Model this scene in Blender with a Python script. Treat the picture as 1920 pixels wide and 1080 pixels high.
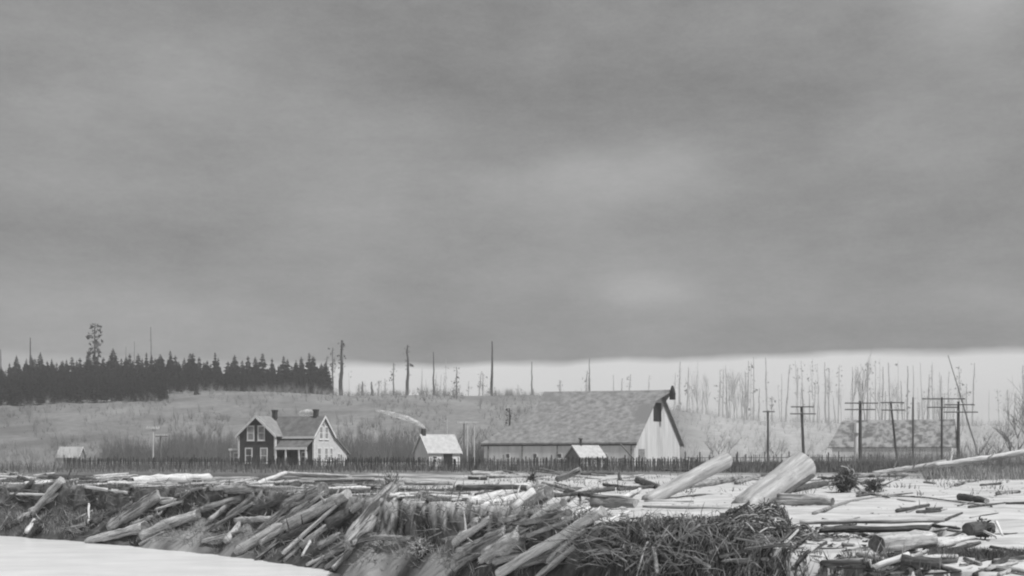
import bpy, math, random
from mathutils import Vector, Matrix, noise
R = math.radians
scene = bpy.context.scene
for o in list(bpy.data.objects): bpy.data.objects.remove(o)

# ------------------------------------------------------------ camera
F = 2260.0            # focal length in photograph pixels (1920 wide)
HOR = 855.0           # horizon row
CAMZ = 2.0            # eye height above the flood plain (the water lies 3.5 m below it)
cam_d = bpy.data.cameras.new('camera'); cam = bpy.data.objects.new('camera', cam_d)
scene.collection.objects.link(cam); scene.camera = cam
cam.location = (0, 0, CAMZ); cam.rotation_euler = (R(90), 0, 0)
cam_d.sensor_width = 36; cam_d.lens = 36*F/1920; cam_d.shift_y = (HOR-540)/1920
cam_d.clip_end = 6000; cam_d.clip_start = 0.5
scene.render.resolution_x = 1024; scene.render.resolution_y = 576
# ------------------------------------------------------------ light
SUN_EL, SUN_AZ = 57, 112      # azimuth from +Y (north) clockwise to +X ; sun stands right, slightly camera side
vs = scene.view_settings
vs.view_transform = 'Standard'; vs.look = 'None'; vs.exposure = 0.0; vs.gamma = 1
w = bpy.data.worlds.new('World'); scene.world = w; w.use_nodes = True
nt = w.node_tree; N = nt.nodes; L = nt.links; N.clear()
def nd(t, **kw):
    n = N.new(t)
    for k, v in kw.items():
        if hasattr(n, k): setattr(n, k, v)
        else: n.inputs[k].default_value = v
    return n
def mth(op, a, b=None, clamp=False):
    n = N.new('ShaderNodeMath'); n.operation = op; n.use_clamp = clamp
    for i, v in enumerate((a, b)):
        if v is None: continue
        if isinstance(v, (int, float)): n.inputs[i].default_value = v
        else: L.new(v, n.inputs[i])
    return n.outputs[0]
tc = nd('ShaderNodeTexCoord'); sx = nd('ShaderNodeSeparateXYZ'); L.new(tc.outputs['Generated'], sx.inputs[0])
X, Y, Z = sx.outputs
az = mth('ARCTAN2', X, Y)
hyp = mth('SQRT', mth('ADD', mth('MULTIPLY', X, X), mth('MULTIPLY', Y, Y)))
el = mth('ARCTAN2', Z, hyp)
cb = nd('ShaderNodeCombineXYZ'); L.new(az, cb.inputs[0]); L.new(mth('MULTIPLY', el, 2.2), cb.inputs[1])
def noi(scale, detail, rough, off, stretch=1.0):
    mp = nd('ShaderNodeMapping'); mp.inputs['Location'].default_value = off
    mp.inputs['Scale'].default_value = (1, stretch, 1)
    L.new(cb.outputs[0], mp.inputs[0])
    n = nd('ShaderNodeTexNoise'); n.inputs['Scale'].default_value = scale
    n.inputs['Detail'].default_value = detail; n.inputs['Roughness'].default_value = rough
    L.new(mp.outputs[0], n.inputs['Vector']); return n.outputs['Fac']
def blob(a0, e0, sa, se, amp):      # one soft cloud mass at a fixed bearing and height
    da = mth('DIVIDE', mth('SUBTRACT', az, a0), sa); de = mth('DIVIDE', mth('SUBTRACT', el, e0), se)
    r2 = mth('ADD', mth('MULTIPLY', da, da), mth('MULTIPLY', de, de))
    return mth('MULTIPLY', mth('POWER', 2.718, mth('MULTIPLY', r2, -1.0)), amp)
n1 = noi(3.2, 5, .52, (3.1, 1.7, 0)); n2 = noi(8, 7, .58, (7.3, 2.2, 0), 1.0); n3 = noi(60, 5, .7, (1.3, 9.2, 0), 1.2)
v = mth('ADD', 0.275, mth('MULTIPLY', mth('SUBTRACT', n1, .5), .20))
v = mth('ADD', v, mth('MULTIPLY', mth('SUBTRACT', n2, .5), .17))
v = mth('ADD', v, mth('MULTIPLY', mth('SUBTRACT', n3, .5), .07))
n4 = noi(230, 3, .7, (4, 4, 0), .7)
v = mth('ADD', v, mth('MULTIPLY', mth('SUBTRACT', n4, .5), .05))
def bp(px, py, sx_, sy_, amp): return blob(math.atan((px-960)/F), (HOR-py)/F, sx_/F, sy_/F, amp)
for b in [(1150,350,200,52,.11),(1215,548,90,34,.11),(1060,330,60,30,.03),(1280,310,70,30,.03),(960,360,80,40,.03),(1840,60,130,80,.17),(1750,250,200,120,.03),(540,640,260,60,.04),(1400,430,420,170,.015),(250,600,350,90,.05),
          (80,330,260,110,.035),(760,90,260,110,-.045),(1250,200,500,90,-.03),(1500,640,600,45,-.035),(800,640,200,40,-.04),
          (1650,440,250,90,-.02),(560,380,260,120,.02),(280,130,200,120,.02),(1240,640,90,60,.03)]:
    v = mth('ADD', v, bp(*b))
edge = mth('ADD', 0.0785, mth('MULTIPLY', mth('SINE', mth('ADD', mth('MULTIPLY', az, 7.0), -0.5)), 0.0035))
edge = mth('ADD', edge, mth('MULTIPLY', mth('SUBTRACT', noi(14, 3, .5, (2, 5, 0)), .5), .010))
band = mth('DIVIDE', mth('SUBTRACT', edge, el), 0.007, clamp=False)
band = mth('MINIMUM', mth('MAXIMUM', mth('ADD', band, .5), 0), 1)
band = mth('MULTIPLY', band, mth('MINIMUM', mth('MAXIMUM', mth('MULTIPLY', mth('ADD', az, .26), 8), .25), 1))
glow = mth('ADD', .76, mth('MULTIPLY', mth('SUBTRACT', n2, .5), .12))
val = mth('ADD', mth('MULTIPLY', v, mth('SUBTRACT', 1.0, band)), mth('MULTIPLY', glow, band))
sky = nd('ShaderNodeTexSky'); sky.sky_type = 'NISHITA'; sky.sun_disc = False
sky.sun_elevation = R(SUN_EL); sky.sun_rotation = R(SUN_AZ+20)
bw = nd('ShaderNodeRGBToBW'); L.new(sky.outputs[0], bw.inputs[0])
val = mth('ADD', mth('MULTIPLY', val, 9.4), mth('MULTIPLY', bw.outputs[0], 0.06))
bg = nd('ShaderNodeBackground'); bg.inputs['Strength'].default_value = 0.1
L.new(val, bg.inputs[0]); wo = nd('ShaderNodeOutputWorld'); L.new(bg.outputs[0], wo.inputs[0])
sl = bpy.data.lights.new('sun', 'SUN'); sl.energy = 4.5; sl.angle = R(4); sl.color = (1, 1, 1)
so = bpy.data.objects.new('sun', sl); scene.collection.objects.link(so)
sa = R(SUN_AZ+20)
sd = Vector((math.sin(sa)*math.cos(R(SUN_EL)), math.cos(sa)*math.cos(R(SUN_EL)), math.sin(R(SUN_EL))))
so.rotation_euler = sd.to_track_quat('Z', 'Y').to_euler(); so.location = (60, -30, 80)

# ------------------------------------------------------------ helpers
rnd = random.Random(7)
scene.cycles.pixel_filter_type = 'BLACKMAN_HARRIS'; scene.cycles.filter_width = 2.1
def sm(t): t = max(0., min(1., t)); return t*t*(3-2*t)
def interp(tab, x):
    if x <= tab[0][0]: return tab[0][1]
    for (a, b), (c, d) in zip(tab, tab[1:]):
        if x <= c: return b+(d-b)*(x-a)/(c-a)
    return tab[-1][1]
def P(px, py, d): return Vector(((px-960)/F*d, d, CAMZ-(py-HOR)/F*d))
def nz(x, y, z=0.): return noise.noise(Vector((x, y, z)))
class MB:
    def __init__(s): s.v = []; s.f = []
    def add(s, vs_, fs):
        o = len(s.v); s.v += [tuple(p) for p in vs_]; s.f += [tuple(i+o for i in q) for q in fs]
    def ext(s, pts, vec):
        pts = [Vector(p) for p in pts]; vec = Vector(vec); n = len(pts)
        s.add(pts+[p+vec for p in pts], [tuple(range(n))[::-1], tuple(range(n, 2*n))]+[(i, (i+1) % n, (i+1) % n+n, i+n) for i in range(n)])
    def box(s, x0, x1, y0, y1, z0, z1): s.ext([(x0, y0, z0), (x1, y0, z0), (x1, y1, z0), (x0, y1, z0)], (0, 0, z1-z0))
    def tube(s, pts, rad, n=6, caps=True, jit=0., seed=0):
        pts = [Vector(p) for p in pts]; k = len(pts); vs_ = []; up = None
        for i, p in enumerate(pts):
            t = (pts[min(i+1, k-1)]-pts[max(i-1, 0)])
            t = t.normalized() if t.length > 1e-9 else Vector((0, 0, 1))
            if up is None: up = t.orthogonal().normalized()
            up = (up-t*up.dot(t)); up = up.normalized() if up.length > 1e-6 else t.orthogonal().normalized()
            sd_ = t.cross(up); r = rad[i] if hasattr(rad, '__len__') else rad
            for j in range(n):
                a = 2*math.pi*j/n; q = 1.
                if jit: q = 1+jit*nz(math.cos(a)*1.7+seed, math.sin(a)*1.7, i*.55+seed)
                vs_.append(p+(up*math.cos(a)+sd_*math.sin(a))*r*q)
        fs = [(i*n+j, i*n+(j+1) % n, (i+1)*n+(j+1) % n, (i+1)*n+j) for i in range(k-1) for j in range(n)]
        if caps: fs += [tuple(range(n))[::-1], tuple(range((k-1)*n, k*n))]
        s.add(vs_, fs)
    def build(s, name, mat, parent=None, smooth=False):
        me = bpy.data.meshes.new(name); me.from_pydata(s.v, [], s.f); me.update()
        if smooth: me.polygons.foreach_set('use_smooth', [True]*len(me.polygons))
        me.materials.append(mat)
        o = bpy.data.objects.new(name, me); scene.collection.objects.link(o)
        if parent: o.parent = parent
        return o
def tag(o, label=None, cat=None, group=None, kind=None):
    if label: o['label'] = label
    if cat: o['category'] = cat
    if group: o['group'] = group
    if kind: o['kind'] = kind
    return o
def empty(name, loc, rz=0., **k):
    o = bpy.data.objects.new(name, None); scene.collection.objects.link(o); o.location = loc; o.rotation_euler = (0, 0, rz)
    o.empty_display_size = .3
    return tag(o, **k)
def copy_tree(o, parent=None):
    c = o.copy(); scene.collection.objects.link(c); c.parent = parent
    for ch in o.children: copy_tree(ch, c)
    return c
def mat(name, a, b, scale=4., stretch=(1, 1, 1), rough=.85, bump=.0, coord='Object', lo=.35, hi=.65, detail=6, wave=None, spot=None, seed=True, spec=.3, crack=None):
    m = bpy.data.materials.new(name); m.use_nodes = True; t = m.node_tree; n = t.nodes; l = t.links
    bs = n['Principled BSDF']; bs.inputs['Roughness'].default_value = rough; bs.inputs['Specular IOR Level'].default_value = spec
    tc = n.new('ShaderNodeTexCoord'); mp = n.new('ShaderNodeMapping'); mp.inputs['Scale'].default_value = stretch
    l.new(tc.outputs[coord], mp.inputs[0]); vec = mp.outputs[0]
    if seed:
        oi = n.new('ShaderNodeObjectInfo'); ml = n.new('ShaderNodeVectorMath'); ml.operation = 'MULTIPLY_ADD'
        l.new(oi.outputs['Random'], ml.inputs[0]); ml.inputs[1].default_value = (37, 53, 71); l.new(vec, ml.inputs[2]); vec = ml.outputs[0]
    tx = n.new('ShaderNodeTexNoise'); tx.inputs['Scale'].default_value = scale; tx.inputs['Detail'].default_value = detail; tx.inputs['Roughness'].default_value = .62
    l.new(vec, tx.inputs['Vector'])
    mr = n.new('ShaderNodeMapRange'); mr.inputs['From Min'].default_value = lo; mr.inputs['From Max'].default_value = hi
    mr.inputs['To Min'].default_value = a; mr.inputs['To Max'].default_value = b; l.new(tx.outputs['Fac'], mr.inputs['Value'])
    out = mr.outputs[0]
    if spot:          # (scale, threshold, albedo) large patches of another tone
        t2 = n.new('ShaderNodeTexNoise'); t2.inputs['Scale'].default_value = spot[0]; t2.inputs['Detail'].default_value = 5; l.new(vec, t2.inputs['Vector'])
        r2 = n.new('ShaderNodeMapRange'); r2.inputs['From Min'].default_value = spot[1]; r2.inputs['From Max'].default_value = spot[1]+.08; l.new(t2.outputs['Fac'], r2.inputs['Value'])
        mx = n.new('ShaderNodeMix'); mx.data_type = 'FLOAT'; l.new(r2.outputs[0], mx.inputs['Factor']); l.new(out, mx.inputs['A']); mx.inputs['B'].default_value = spot[2]; out = mx.outputs['Result']
    if wave:          # (axis, scale, depth) boards or shingle courses
        wv = n.new('ShaderNodeTexWave'); wv.wave_type = 'BANDS'; wv.bands_direction = wave[0]; wv.inputs['Scale'].default_value = wave[1]
        wv.inputs['Distortion'].default_value = .4; l.new(tc.outputs[coord], wv.inputs['Vector'])
        ma = n.new('ShaderNodeMapRange'); ma.inputs['From Max'].default_value = .35; ma.inputs['To Min'].default_value = 1-wave[2]; l.new(wv.outputs['Fac'], ma.inputs['Value'])
        mu = n.new('ShaderNodeMath'); mu.operation = 'MULTIPLY'; l.new(out, mu.inputs[0]); l.new(ma.outputs[0], mu.inputs[1]); out = mu.outputs[0]
    if crack:         # drying checks along the grain, and bark that has come off in patches
        c1 = n.new('ShaderNodeMapping'); c1.inputs['Scale'].default_value = (.22, 13, 13); l.new(vec, c1.inputs[0]); t3 = n.new('ShaderNodeTexNoise'); t3.inputs['Scale'].default_value = 1.4; t3.inputs['Detail'].default_value = 3; l.new(c1.outputs[0], t3.inputs['Vector'])
        r3 = n.new('ShaderNodeMapRange'); r3.inputs['From Min'].default_value = .33; r3.inputs['From Max'].default_value = .45; r3.inputs['To Min'].default_value = crack; l.new(t3.outputs['Fac'], r3.inputs['Value'])
        m3 = n.new('ShaderNodeMath'); m3.operation = 'MULTIPLY'; l.new(out, m3.inputs[0]); l.new(r3.outputs[0], m3.inputs[1]); out = m3.outputs[0]
    l.new(out, bs.inputs['Base Color'])
    if bump:
        bm = n.new('ShaderNodeBump'); bm.inputs['Strength'].default_value = bump; bm.inputs['Distance'].default_value = .08
        l.new(tx.outputs['Fac'], bm.inputs['Height']); l.new(bm.outputs[0], bs.inputs['Normal'])
    return m
M = dict(
  pale=mat('pale_bare_wood', .27, .62, 2.2, (.35, 5, 5), bump=.6, spot=(.9, .58, .12), crack=.35),
  mid=mat('weathered_wood', .13, .42, 2.2, (.35, 5, 5), bump=.7, spot=(.9, .54, .06), crack=.35),
  tiltlog=mat('smooth_peeled_log', .25, .5, 1.6, (.3, 3.5, 3.5), bump=.35, spot=(.55, .6, .24), crack=.7),
  dark=mat('dark_bark', .035, .13, 3., (.6, 4, 4), bump=.8),
  bright=mat('bleached_wood', .45, .78, 2., (.25, 5, 5), bump=.5, spot=(.9, .64, .22), crack=.45),
  root=mat('root_wood', .05, .2, 5, bump=.5), twig=mat('dry_twig', .08, .32, 3, seed=False), twigd=mat('dark_twig', .025, .10, 3, seed=False),
  cut=mat('end_grain', .07, .2, 6, bump=.3), cutp=mat('pale_end_grain', .25, .42, 6, bump=.3),
  grass=mat('dry_grass', .05, .22, .8, seed=False), grassp=mat('pale_grass', .16, .42, .8, seed=False),
  conif=mat('conifer_needles', .004, .012, .5, seed=True), conift=mat('conifer_bark', .02, .04, 2),
  snag=mat('dead_snag_wood', .03, .09, 1.5, (4, 4, .5)), snagp=mat('haze_paled_snag_wood', .40, .62, 1.5, (4, 4, .5)),  # snagp: distance haze is put into the pale wood colour
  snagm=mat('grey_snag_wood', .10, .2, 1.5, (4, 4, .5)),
  brush=mat('bare_brush', .14, .29, .03, (1, 1, 3), lo=.38, hi=.62, seed=False), brushp=mat('mist_paled_brush', .30, .5, .05, seed=False), thick=mat('thicket_bark', .09, .19, .08, seed=False), brushr=mat('bare_tree_bark', .10, .22, .6), faint=mat('haze_paled_tree_bark', .34, .5, .6),  # brushp and faint are paled so their colour carries the mist
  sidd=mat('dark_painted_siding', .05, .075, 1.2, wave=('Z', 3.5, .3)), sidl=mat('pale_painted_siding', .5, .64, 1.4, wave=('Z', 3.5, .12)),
  trim=mat('white_trim', .62, .76, 2), glass=mat('window_glass', .05, .12, .9, rough=.15, spec=.6), curt=mat('curtained_glass', .2, .34, 2.5, rough=.2),
  shing=mat('dark_shingles', .10, .18, 1.2, (1, 1, 1), wave=('Z', 4, .25)), shingm=mat('grey_shingles', .19, .29, 1.0, (1, 1, 1), wave=('Z', 4, .2)),
  barnr=mat('barn_shingles', .15, .35, 1.6, (.6, 1, .6), lo=.3, hi=.7, detail=10, wave=('Z', 2.2, .2), spot=(.22, .6, .2)),
  barnw=mat('barn_boards', .66, .84, 1.2, (1, 1, .12), wave=('X', 1.6, .12), spot=(.3, .66, .45)),
  barne=mat('barn_end_boards', .42, .72, .7, (1, 1, .12), lo=.3, hi=.65, wave=('Y', 1.6, .25)),
  brick=mat('chimney_brick', .03, .07, 6), black=mat('dark_opening', .012, .03, 3),
  roofp=mat('pale_shakes', .38, .52, 1.5, (1, 1, 1), wave=('Z', 4, .12)), white=mat('white_boards', .58, .75, 1.5, (1, 1, .2)),
  fence=mat('fence_wood', .025, .11, 1.3, (1, 1, .3), seed=False), pole=mat('telegraph_pole', .04, .12, 2, (3, 3, .3)), polep=mat('pale_pole', .4, .6, 2, (3, 3, .3)),
  stone=mat('pebble', .1, .3, 3),
)
# ------------------------------------------------------------ terrain
EDGE = [(-700, 96), (-400, 92), (0, 86), (200, 79), (440, 70), (640, 60.5), (800, 53), (900, 48), (1000, 43), (1100, 38), (1200, 34), (1350, 29), (1480, 24.6), (1600, 24.2), (1650, 22.5), (1750, 21.2), (1920, 18.6), (2300, 17), (2800, 16)]
BASE = [(-700, 91), (-400, 88), (0, 83), (200, 75.2), (440, 65.6), (640, 56), (800, 48.3), (900, 43), (1000, 38), (1100, 33), (1200, 29), (1350, 24.5), (1480, 21), (1600, 20.5), (1650, 19), (1750, 17.5), (1920, 15), (2300, 13.5), (2800, 12.5)]
SKYL = [(-700, 738), (0, 738), (300, 734), (480, 736), (640, 741), (1000, 744), (1200, 765), (1400, 790), (1600, 800), (2700, 800)]
MND = [(1110, 0), (1180, .02), (1250, .1), (1330, .2), (1400, .42), (1440, .52), (1480, .42), (1530, .24), (1580, .12), (1640, 0)]
def mound(px, y):
    w_ = 3.2 if px < 1360 else 3.2-min(1, max(0, px-1400)/120)*1.2; c_ = 30.2 if px > 1300 else 30.2+(1300-px)*.012
    return interp(MND, px)*math.exp(-((y-c_)/w_)**2*1.2) if 1110 < px < 1640 and y < 40 else 0.
def ground(x, y):
    px = 960+F*x/max(y, 1.)
    e = interp(EDGE, px)+1.3*nz(x*.35, y*.35, 3)+.5*nz(x*1.1, y*1.1, 5)
    b = interp(BASE, px)+1.2*nz(x*.3, y*.3, 11)
    z = .12*nz(x*.12, y*.12)+.08*nz(x*.45, y*.45, 2)+.03*nz(x*1.7, y*1.7, 2)
    mh = mound(px, y); z += mh*(1+.5*nz(x*1.1, y*1.1, 6))+(.06*nz(x*4, y*4, 5) if mh > .03 else 0)
    if y < e:
        t = (e-y)/max(.8, e-b)
        lp = .42*(1-.9*sm((px-1090)/60)*sm((1500-px)/40)); z += -3.5*(lp*min(1, t*9)+(1-lp)*min(1, t)**1.15) + (.35*nz(x*.7, y*.7, 8)+.16*nz(x*2.2, y*2.2, 4))*min(1, t*3)*(1 if t < 1 else max(0, 2-t))
        if t > 1: z = min(z, -3.5)-min(2.2, (t-1)*1.2)+.45*max(0, 1-abs(t-1)*2)*0
    if 26 < y < 37 and 1440 < px < 1820:                      # washed-out hollow under the long log
        z -= 1.7*sm((y-28.4)/.5)*sm((34.2-y)/.35)*sm((px-1470)/40)*sm((1775-px)/(40+ (34.2-y)*12))
    if y > 240:
        H = (HOR-interp(SKYL, px))/F*470+CAMZ
        s = sm((y-240)/230.); z += s*H*(1+.06*nz(x*.01, y*.01, 7))+s*1.2*nz(x*.03, y*.03)
    return z
def hit(px, py, d0=14., lim=230.):
    d = d0; st = .1
    while d < lim:
        p = P(px, py, d)
        if p.z <= ground(p.x, p.y): return d
        d += st*max(1, d/40)
    return lim
def on(px, d): x = (px-960)/F*d; return Vector((x, d, ground(x, d)))
cols = [(-700+i*6.5) for i in range(int(3500/6.5))]
def rows(px):
    e = interp(EDGE, px); b = interp(BASE, px); r = [2.5, b*.5, b-3]
    n = 26; r += [b-2+(e+2-b+2)*i/n for i in range(n+1)]
    d = e+2.0; nfar = 96; r += [d+ (1550-d)*((math.exp(5.2*i/nfar)-1)/(math.exp(5.2)-1)) for i in range(1, nfar+1)]
    return r
V = []; Fc = []; silt = []; nr = None
for px in cols:
    rr = rows(px); nr = len(rr)
    for d in rr:
        x = (px-960)/F*d; z = ground(x, d); V.append((x, d, z))
        e = interp(EDGE, px)
        s = 0.
        q = nz(x*.11, d*.11, 21)+.5*nz(x*.4, d*.4, 22)
        if d > e-.4: s = sm((px-560)/380+q*.9)*sm((150-d)/45+q*.6)
        if d > e-.4 and px < 900: s = max(s, .55*sm(q*2+.3)*sm((110-d)/20))
        if px > 1240 and d > 225: s = max(s, .62*sm((px-1240)/120)*sm((d-225)/60))  # mist over the right flat, put into the ground colour through this mask
        if mound(px, d) > .05 or (1130 < px < 1360 and d < interp([(1130, 37.5), (1240, 35), (1360, 32)], px)): s = 0.
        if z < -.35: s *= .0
        if z < -1.6 and px < 1100: s = .55*sm(q*1.8)
        silt.append(s)
for i in range(len(cols)-1):
    for j in range(nr-1):
        a = i*nr+j; Fc.append((a, a+nr, a+nr+1, a+1))
me = bpy.data.meshes.new('ground'); me.from_pydata(V, [], Fc); me.polygons.foreach_set('use_smooth', [True]*len(Fc))
at_ = me.attributes.new('silt', 'FLOAT', 'POINT'); at_.data.foreach_set('value', silt)
g = bpy.data.objects.new('ground', me); scene.collection.objects.link(g); tag(g, kind='structure')
m = bpy.data.materials.new('ground_soil_silt_and_mist'); m.use_nodes = True; t = m.node_tree; n = t.nodes; l = t.links; bs = n['Principled BSDF']; bs.inputs['Roughness'].default_value = .95; bs.inputs['Specular IOR Level'].default_value = .15
tc = n.new('ShaderNodeTexCoord')
def tn(sc, det, a, b, lo=.3, hi=.7, st=(1, 1, 1)):
    mp = n.new('ShaderNodeMapping'); mp.inputs['Scale'].default_value = st; l.new(tc.outputs['Object'], mp.inputs[0])
    x = n.new('ShaderNodeTexNoise'); x.inputs['Scale'].default_value = sc; x.inputs['Detail'].default_value = det; x.inputs['Roughness'].default_value = .65; l.new(mp.outputs[0], x.inputs['Vector'])
    r = n.new('ShaderNodeMapRange'); r.inputs['From Min'].default_value = lo; r.inputs['From Max'].default_value = hi; r.inputs['To Min'].default_value = a; r.inputs['To Max'].default_value = b
    l.new(x.outputs['Fac'], r.inputs['Value']); return r.outputs[0], x.outputs['Fac']
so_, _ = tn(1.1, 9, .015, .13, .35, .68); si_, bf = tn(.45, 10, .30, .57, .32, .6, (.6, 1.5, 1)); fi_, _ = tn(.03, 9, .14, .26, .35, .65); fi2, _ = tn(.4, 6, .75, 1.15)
mu = n.new('ShaderNodeMath'); mu.operation = 'MULTIPLY'; l.new(fi_, mu.inputs[0]); l.new(fi2, mu.inputs[1])
sp = n.new('ShaderNodeSeparateXYZ'); l.new(tc.outputs['Object'], sp.inputs[0])
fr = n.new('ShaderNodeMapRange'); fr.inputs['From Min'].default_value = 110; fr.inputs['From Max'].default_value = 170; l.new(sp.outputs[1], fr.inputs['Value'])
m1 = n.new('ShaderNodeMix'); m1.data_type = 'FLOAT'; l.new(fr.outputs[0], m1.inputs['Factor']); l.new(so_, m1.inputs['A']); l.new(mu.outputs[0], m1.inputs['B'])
at2 = n.new('ShaderNodeAttribute'); at2.attribute_name = 'silt'
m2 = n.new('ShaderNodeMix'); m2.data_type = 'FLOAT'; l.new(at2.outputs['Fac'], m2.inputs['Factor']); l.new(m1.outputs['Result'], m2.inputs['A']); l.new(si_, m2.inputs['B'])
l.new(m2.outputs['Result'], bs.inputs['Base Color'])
bm = n.new('ShaderNodeBump'); bm.inputs['Strength'].default_value = .5; bm.inputs['Distance'].default_value = .1; l.new(bf, bm.inputs['Height']); l.new(bm.outputs[0], bs.inputs['Normal'])
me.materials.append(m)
# water
b = MB(); b.add([(-900, -60, -3.5), (900, -60, -3.5), (900, 100, -3.5), (-900, 100, -3.5)], [(0, 1, 2, 3)])
wm = mat('silty_water_with_sky_sheen', .64, .78, .25, (1, 2.5, 1), rough=.3, bump=.25, spec=.5, detail=9)  # silty base colour, also lightened to carry the sky's reflection
tag(b.build('river', wm), kind='structure')

# ------------------------------------------------------------ far hill vegetation
def shrub(mb, p, h, r, nb=9, rs=None):
    rs = rs or rnd; wd = h*.003+.010
    for k in range(nb):
        a = rs.uniform(0, 6.28); q = rs.uniform(.2, 1)*r; tz = h*rs.uniform(.35, 1)*(1-.25*(q/r)**2)
        e = p+Vector((math.cos(a)*q, math.sin(a)*q, tz)); mid_ = p.lerp(e, .5)+Vector((math.cos(a)*q*.12, math.sin(a)*q*.12, h*.05))
        for u, vv, ww in ((p, mid_, wd), (mid_, e, wd*.6)):
            dx = Vector((ww, 0, 0)); mb.add([u-dx, u+dx, vv+dx*.6, vv-dx*.6], [(0, 1, 2, 3)])
        for q2 in range(3):
            s0 = mid_.lerp(e, rs.random()); s1 = s0+Vector((rs.uniform(-.3, .3)*r, rs.uniform(-.3, .3)*r, h*rs.uniform(.08, .25))); dx = Vector((wd*.35, 0, 0))
            mb.add([s0-dx, s0+dx, s1], [(0, 1, 2)])
mb = MB()
for i in range(900):
    px = rnd.choice((rnd.uniform(632, 790), rnd.uniform(855, 1000), rnd.uniform(250, 440), rnd.uniform(190, 440))); d = rnd.uniform(216, 255); q = on(px, d)
    shrub(mb, q, rnd.uniform(3.5, 8.2)*(.8+.5*nz(px*.02, 3.3)), rnd.uniform(1.2, 2.2), 14)
tag(mb.build('thicket', M['thick']), 'darker leafless thicket standing right behind the farmhouse and cottage', 'thicket', kind='stuff')
mbp = MB()
mb = MB()
for i in range(5200):
    px = rnd.uniform(-120, 1300); d = rnd.uniform(235, 500)
    if nz(px*.012, d*.02, 31) < -.18: continue
    if px < 640 and d > 392+ (px/640)*70: continue
    q = on(px, d); shrub(mb, q, rnd.uniform(1.2, 4.0)*(1+.6*nz(px*.01, d*.01)), rnd.uniform(1.0, 2.6), 11)
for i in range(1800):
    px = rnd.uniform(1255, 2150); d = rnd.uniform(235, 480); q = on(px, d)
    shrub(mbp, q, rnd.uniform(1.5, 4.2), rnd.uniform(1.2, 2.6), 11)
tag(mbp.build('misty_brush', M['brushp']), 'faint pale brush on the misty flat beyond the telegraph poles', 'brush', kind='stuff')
tag(mb.build('hillside_brush', M['brush']), 'pale leafless brush covering the low hillside behind the farm', 'brush', kind='stuff')

# conifers
def conifer(h, rw, seed, sparse=0.):
    rs = random.Random(seed); tr = MB(); tr.tube([(0, 0, 0), (0, 0, h*.6), (0, 0, h)], [h*.016, h*.009, h*.002], 5)
    cr = MB(); z0 = h*(.12+.45*sparse); z = z0
    while z < h*.99:
        t = (z-z0)/(h-z0); rad = rw*min(1, (1-t)*1.5)**.75*rs.uniform(.4, 1.15)+.25; nb = int(12-4*t) if not sparse else rs.choice((2, 3, 5))
        for k in range(nb):
            a = rs.uniform(0, 6.28); rr = rad*rs.uniform(.55, 1.1); dz = -rr*rs.uniform(.15, .55); c, s = math.cos(a), math.sin(a); wv = rr*rs.uniform(.28, .5)
            tip = Vector((c*rr, s*rr, z+dz)); md = Vector((c*rr*.55, s*rr*.55, z+dz*.35)); sd_ = Vector((-s, c, 0))*wv
            cr.add([Vector((0, 0, z+.15)), md+sd_, tip, md-sd_, md+Vector((0, 0, -wv*.9))], [(0, 1, 2, 3), (0, 4, 2)])
        z += h*.022*rs.uniform(.7, 1.5)*(1+sparse*1.5)
    return tr, cr
protos = []
for k in range(6):
    tr, cr = conifer(rnd.uniform(15, 18), rnd.uniform(2.6, 3.6), 50+k); protos.append((tr, cr))
tops = [(-40,690),(0,690),(15,698),(32,668),(48,662),(62,672),(78,664),(95,668),(105,661),(120,662),(135,672),(150,664),(163,660),(178,655),(195,664),(212,656),(226,656),(240,668),(258,662),(275,655),(290,657),(305,660),(318,656),(330,664),(345,668),(355,655),(372,665),(385,668),(402,660),(425,666),(440,670),(455,672),(468,668),(480,668),(495,658),(507,670),(520,672),(533,660),(548,668),(562,670),(577,658),(590,664),(603,662),(611,680)]
lib = []; ci = 0; random.Random(4)
def conif_at(px, top, d, base=None):
    global ci
    if d > 460: top += rnd.choice((0, 0, 3, 6, 12, 16, -3))
    base_p = on(px, d); h = (P(px, top, d).z-base_p.z)
    k = ci % 6; ci += 1
    if k >= len(lib):
        o = empty('conifer_tree', (0, 0, 0)); protos[k][0].build('trunk', M['conift'], o); protos[k][1].build('crown', M['conif'], o); lib.append(o)
        hh = max(v_[2] for v_ in protos[k][0].v); o['_h'] = hh
    else: o = copy_tree(lib[k])
    sc = h/lib[k]['_h']; o.location = base_p; o.rotation_euler = (0, 0, rnd.uniform(0, 6.28)); wsc = rnd.uniform(.75, 1.5)
    o.scale = (sc*wsc, sc*wsc, sc)
    wh = 'left of the tallest tree' if px < 170 else 'just right of the tallest tree' if px < 285 else 'above the farmhouse' if px > 440 else 'left of the farmhouse'
    rowl = 'crest' if d > 460 else 'middle rows' if d > 430 else 'third row' if d > 415 else 'second row' if d > 399 else 'front row'
    return tag(o, 'dark conifer, %s of the skyline wood, %s' % (rowl, wh), 'tree', 'conifers, %s of the wood, %s' % (rowl, wh))
for x, y in tops:
    conif_at(x+rnd.uniform(-3, 3), y+rnd.uniform(-3, 2), rnd.uniform(462, 490)); conif_at(x+rnd.uniform(3, 11), y+rnd.uniform(6, 18), rnd.uniform(445, 465))
for i in range(90):
    px = -50+i*7.4
    conif_at(px+rnd.uniform(-4, 4), interp([(0, 690), (60, 678), (430, 684), (620, 692)], px)+rnd.uniform(-8, 10), rnd.uniform(435, 460))
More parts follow.
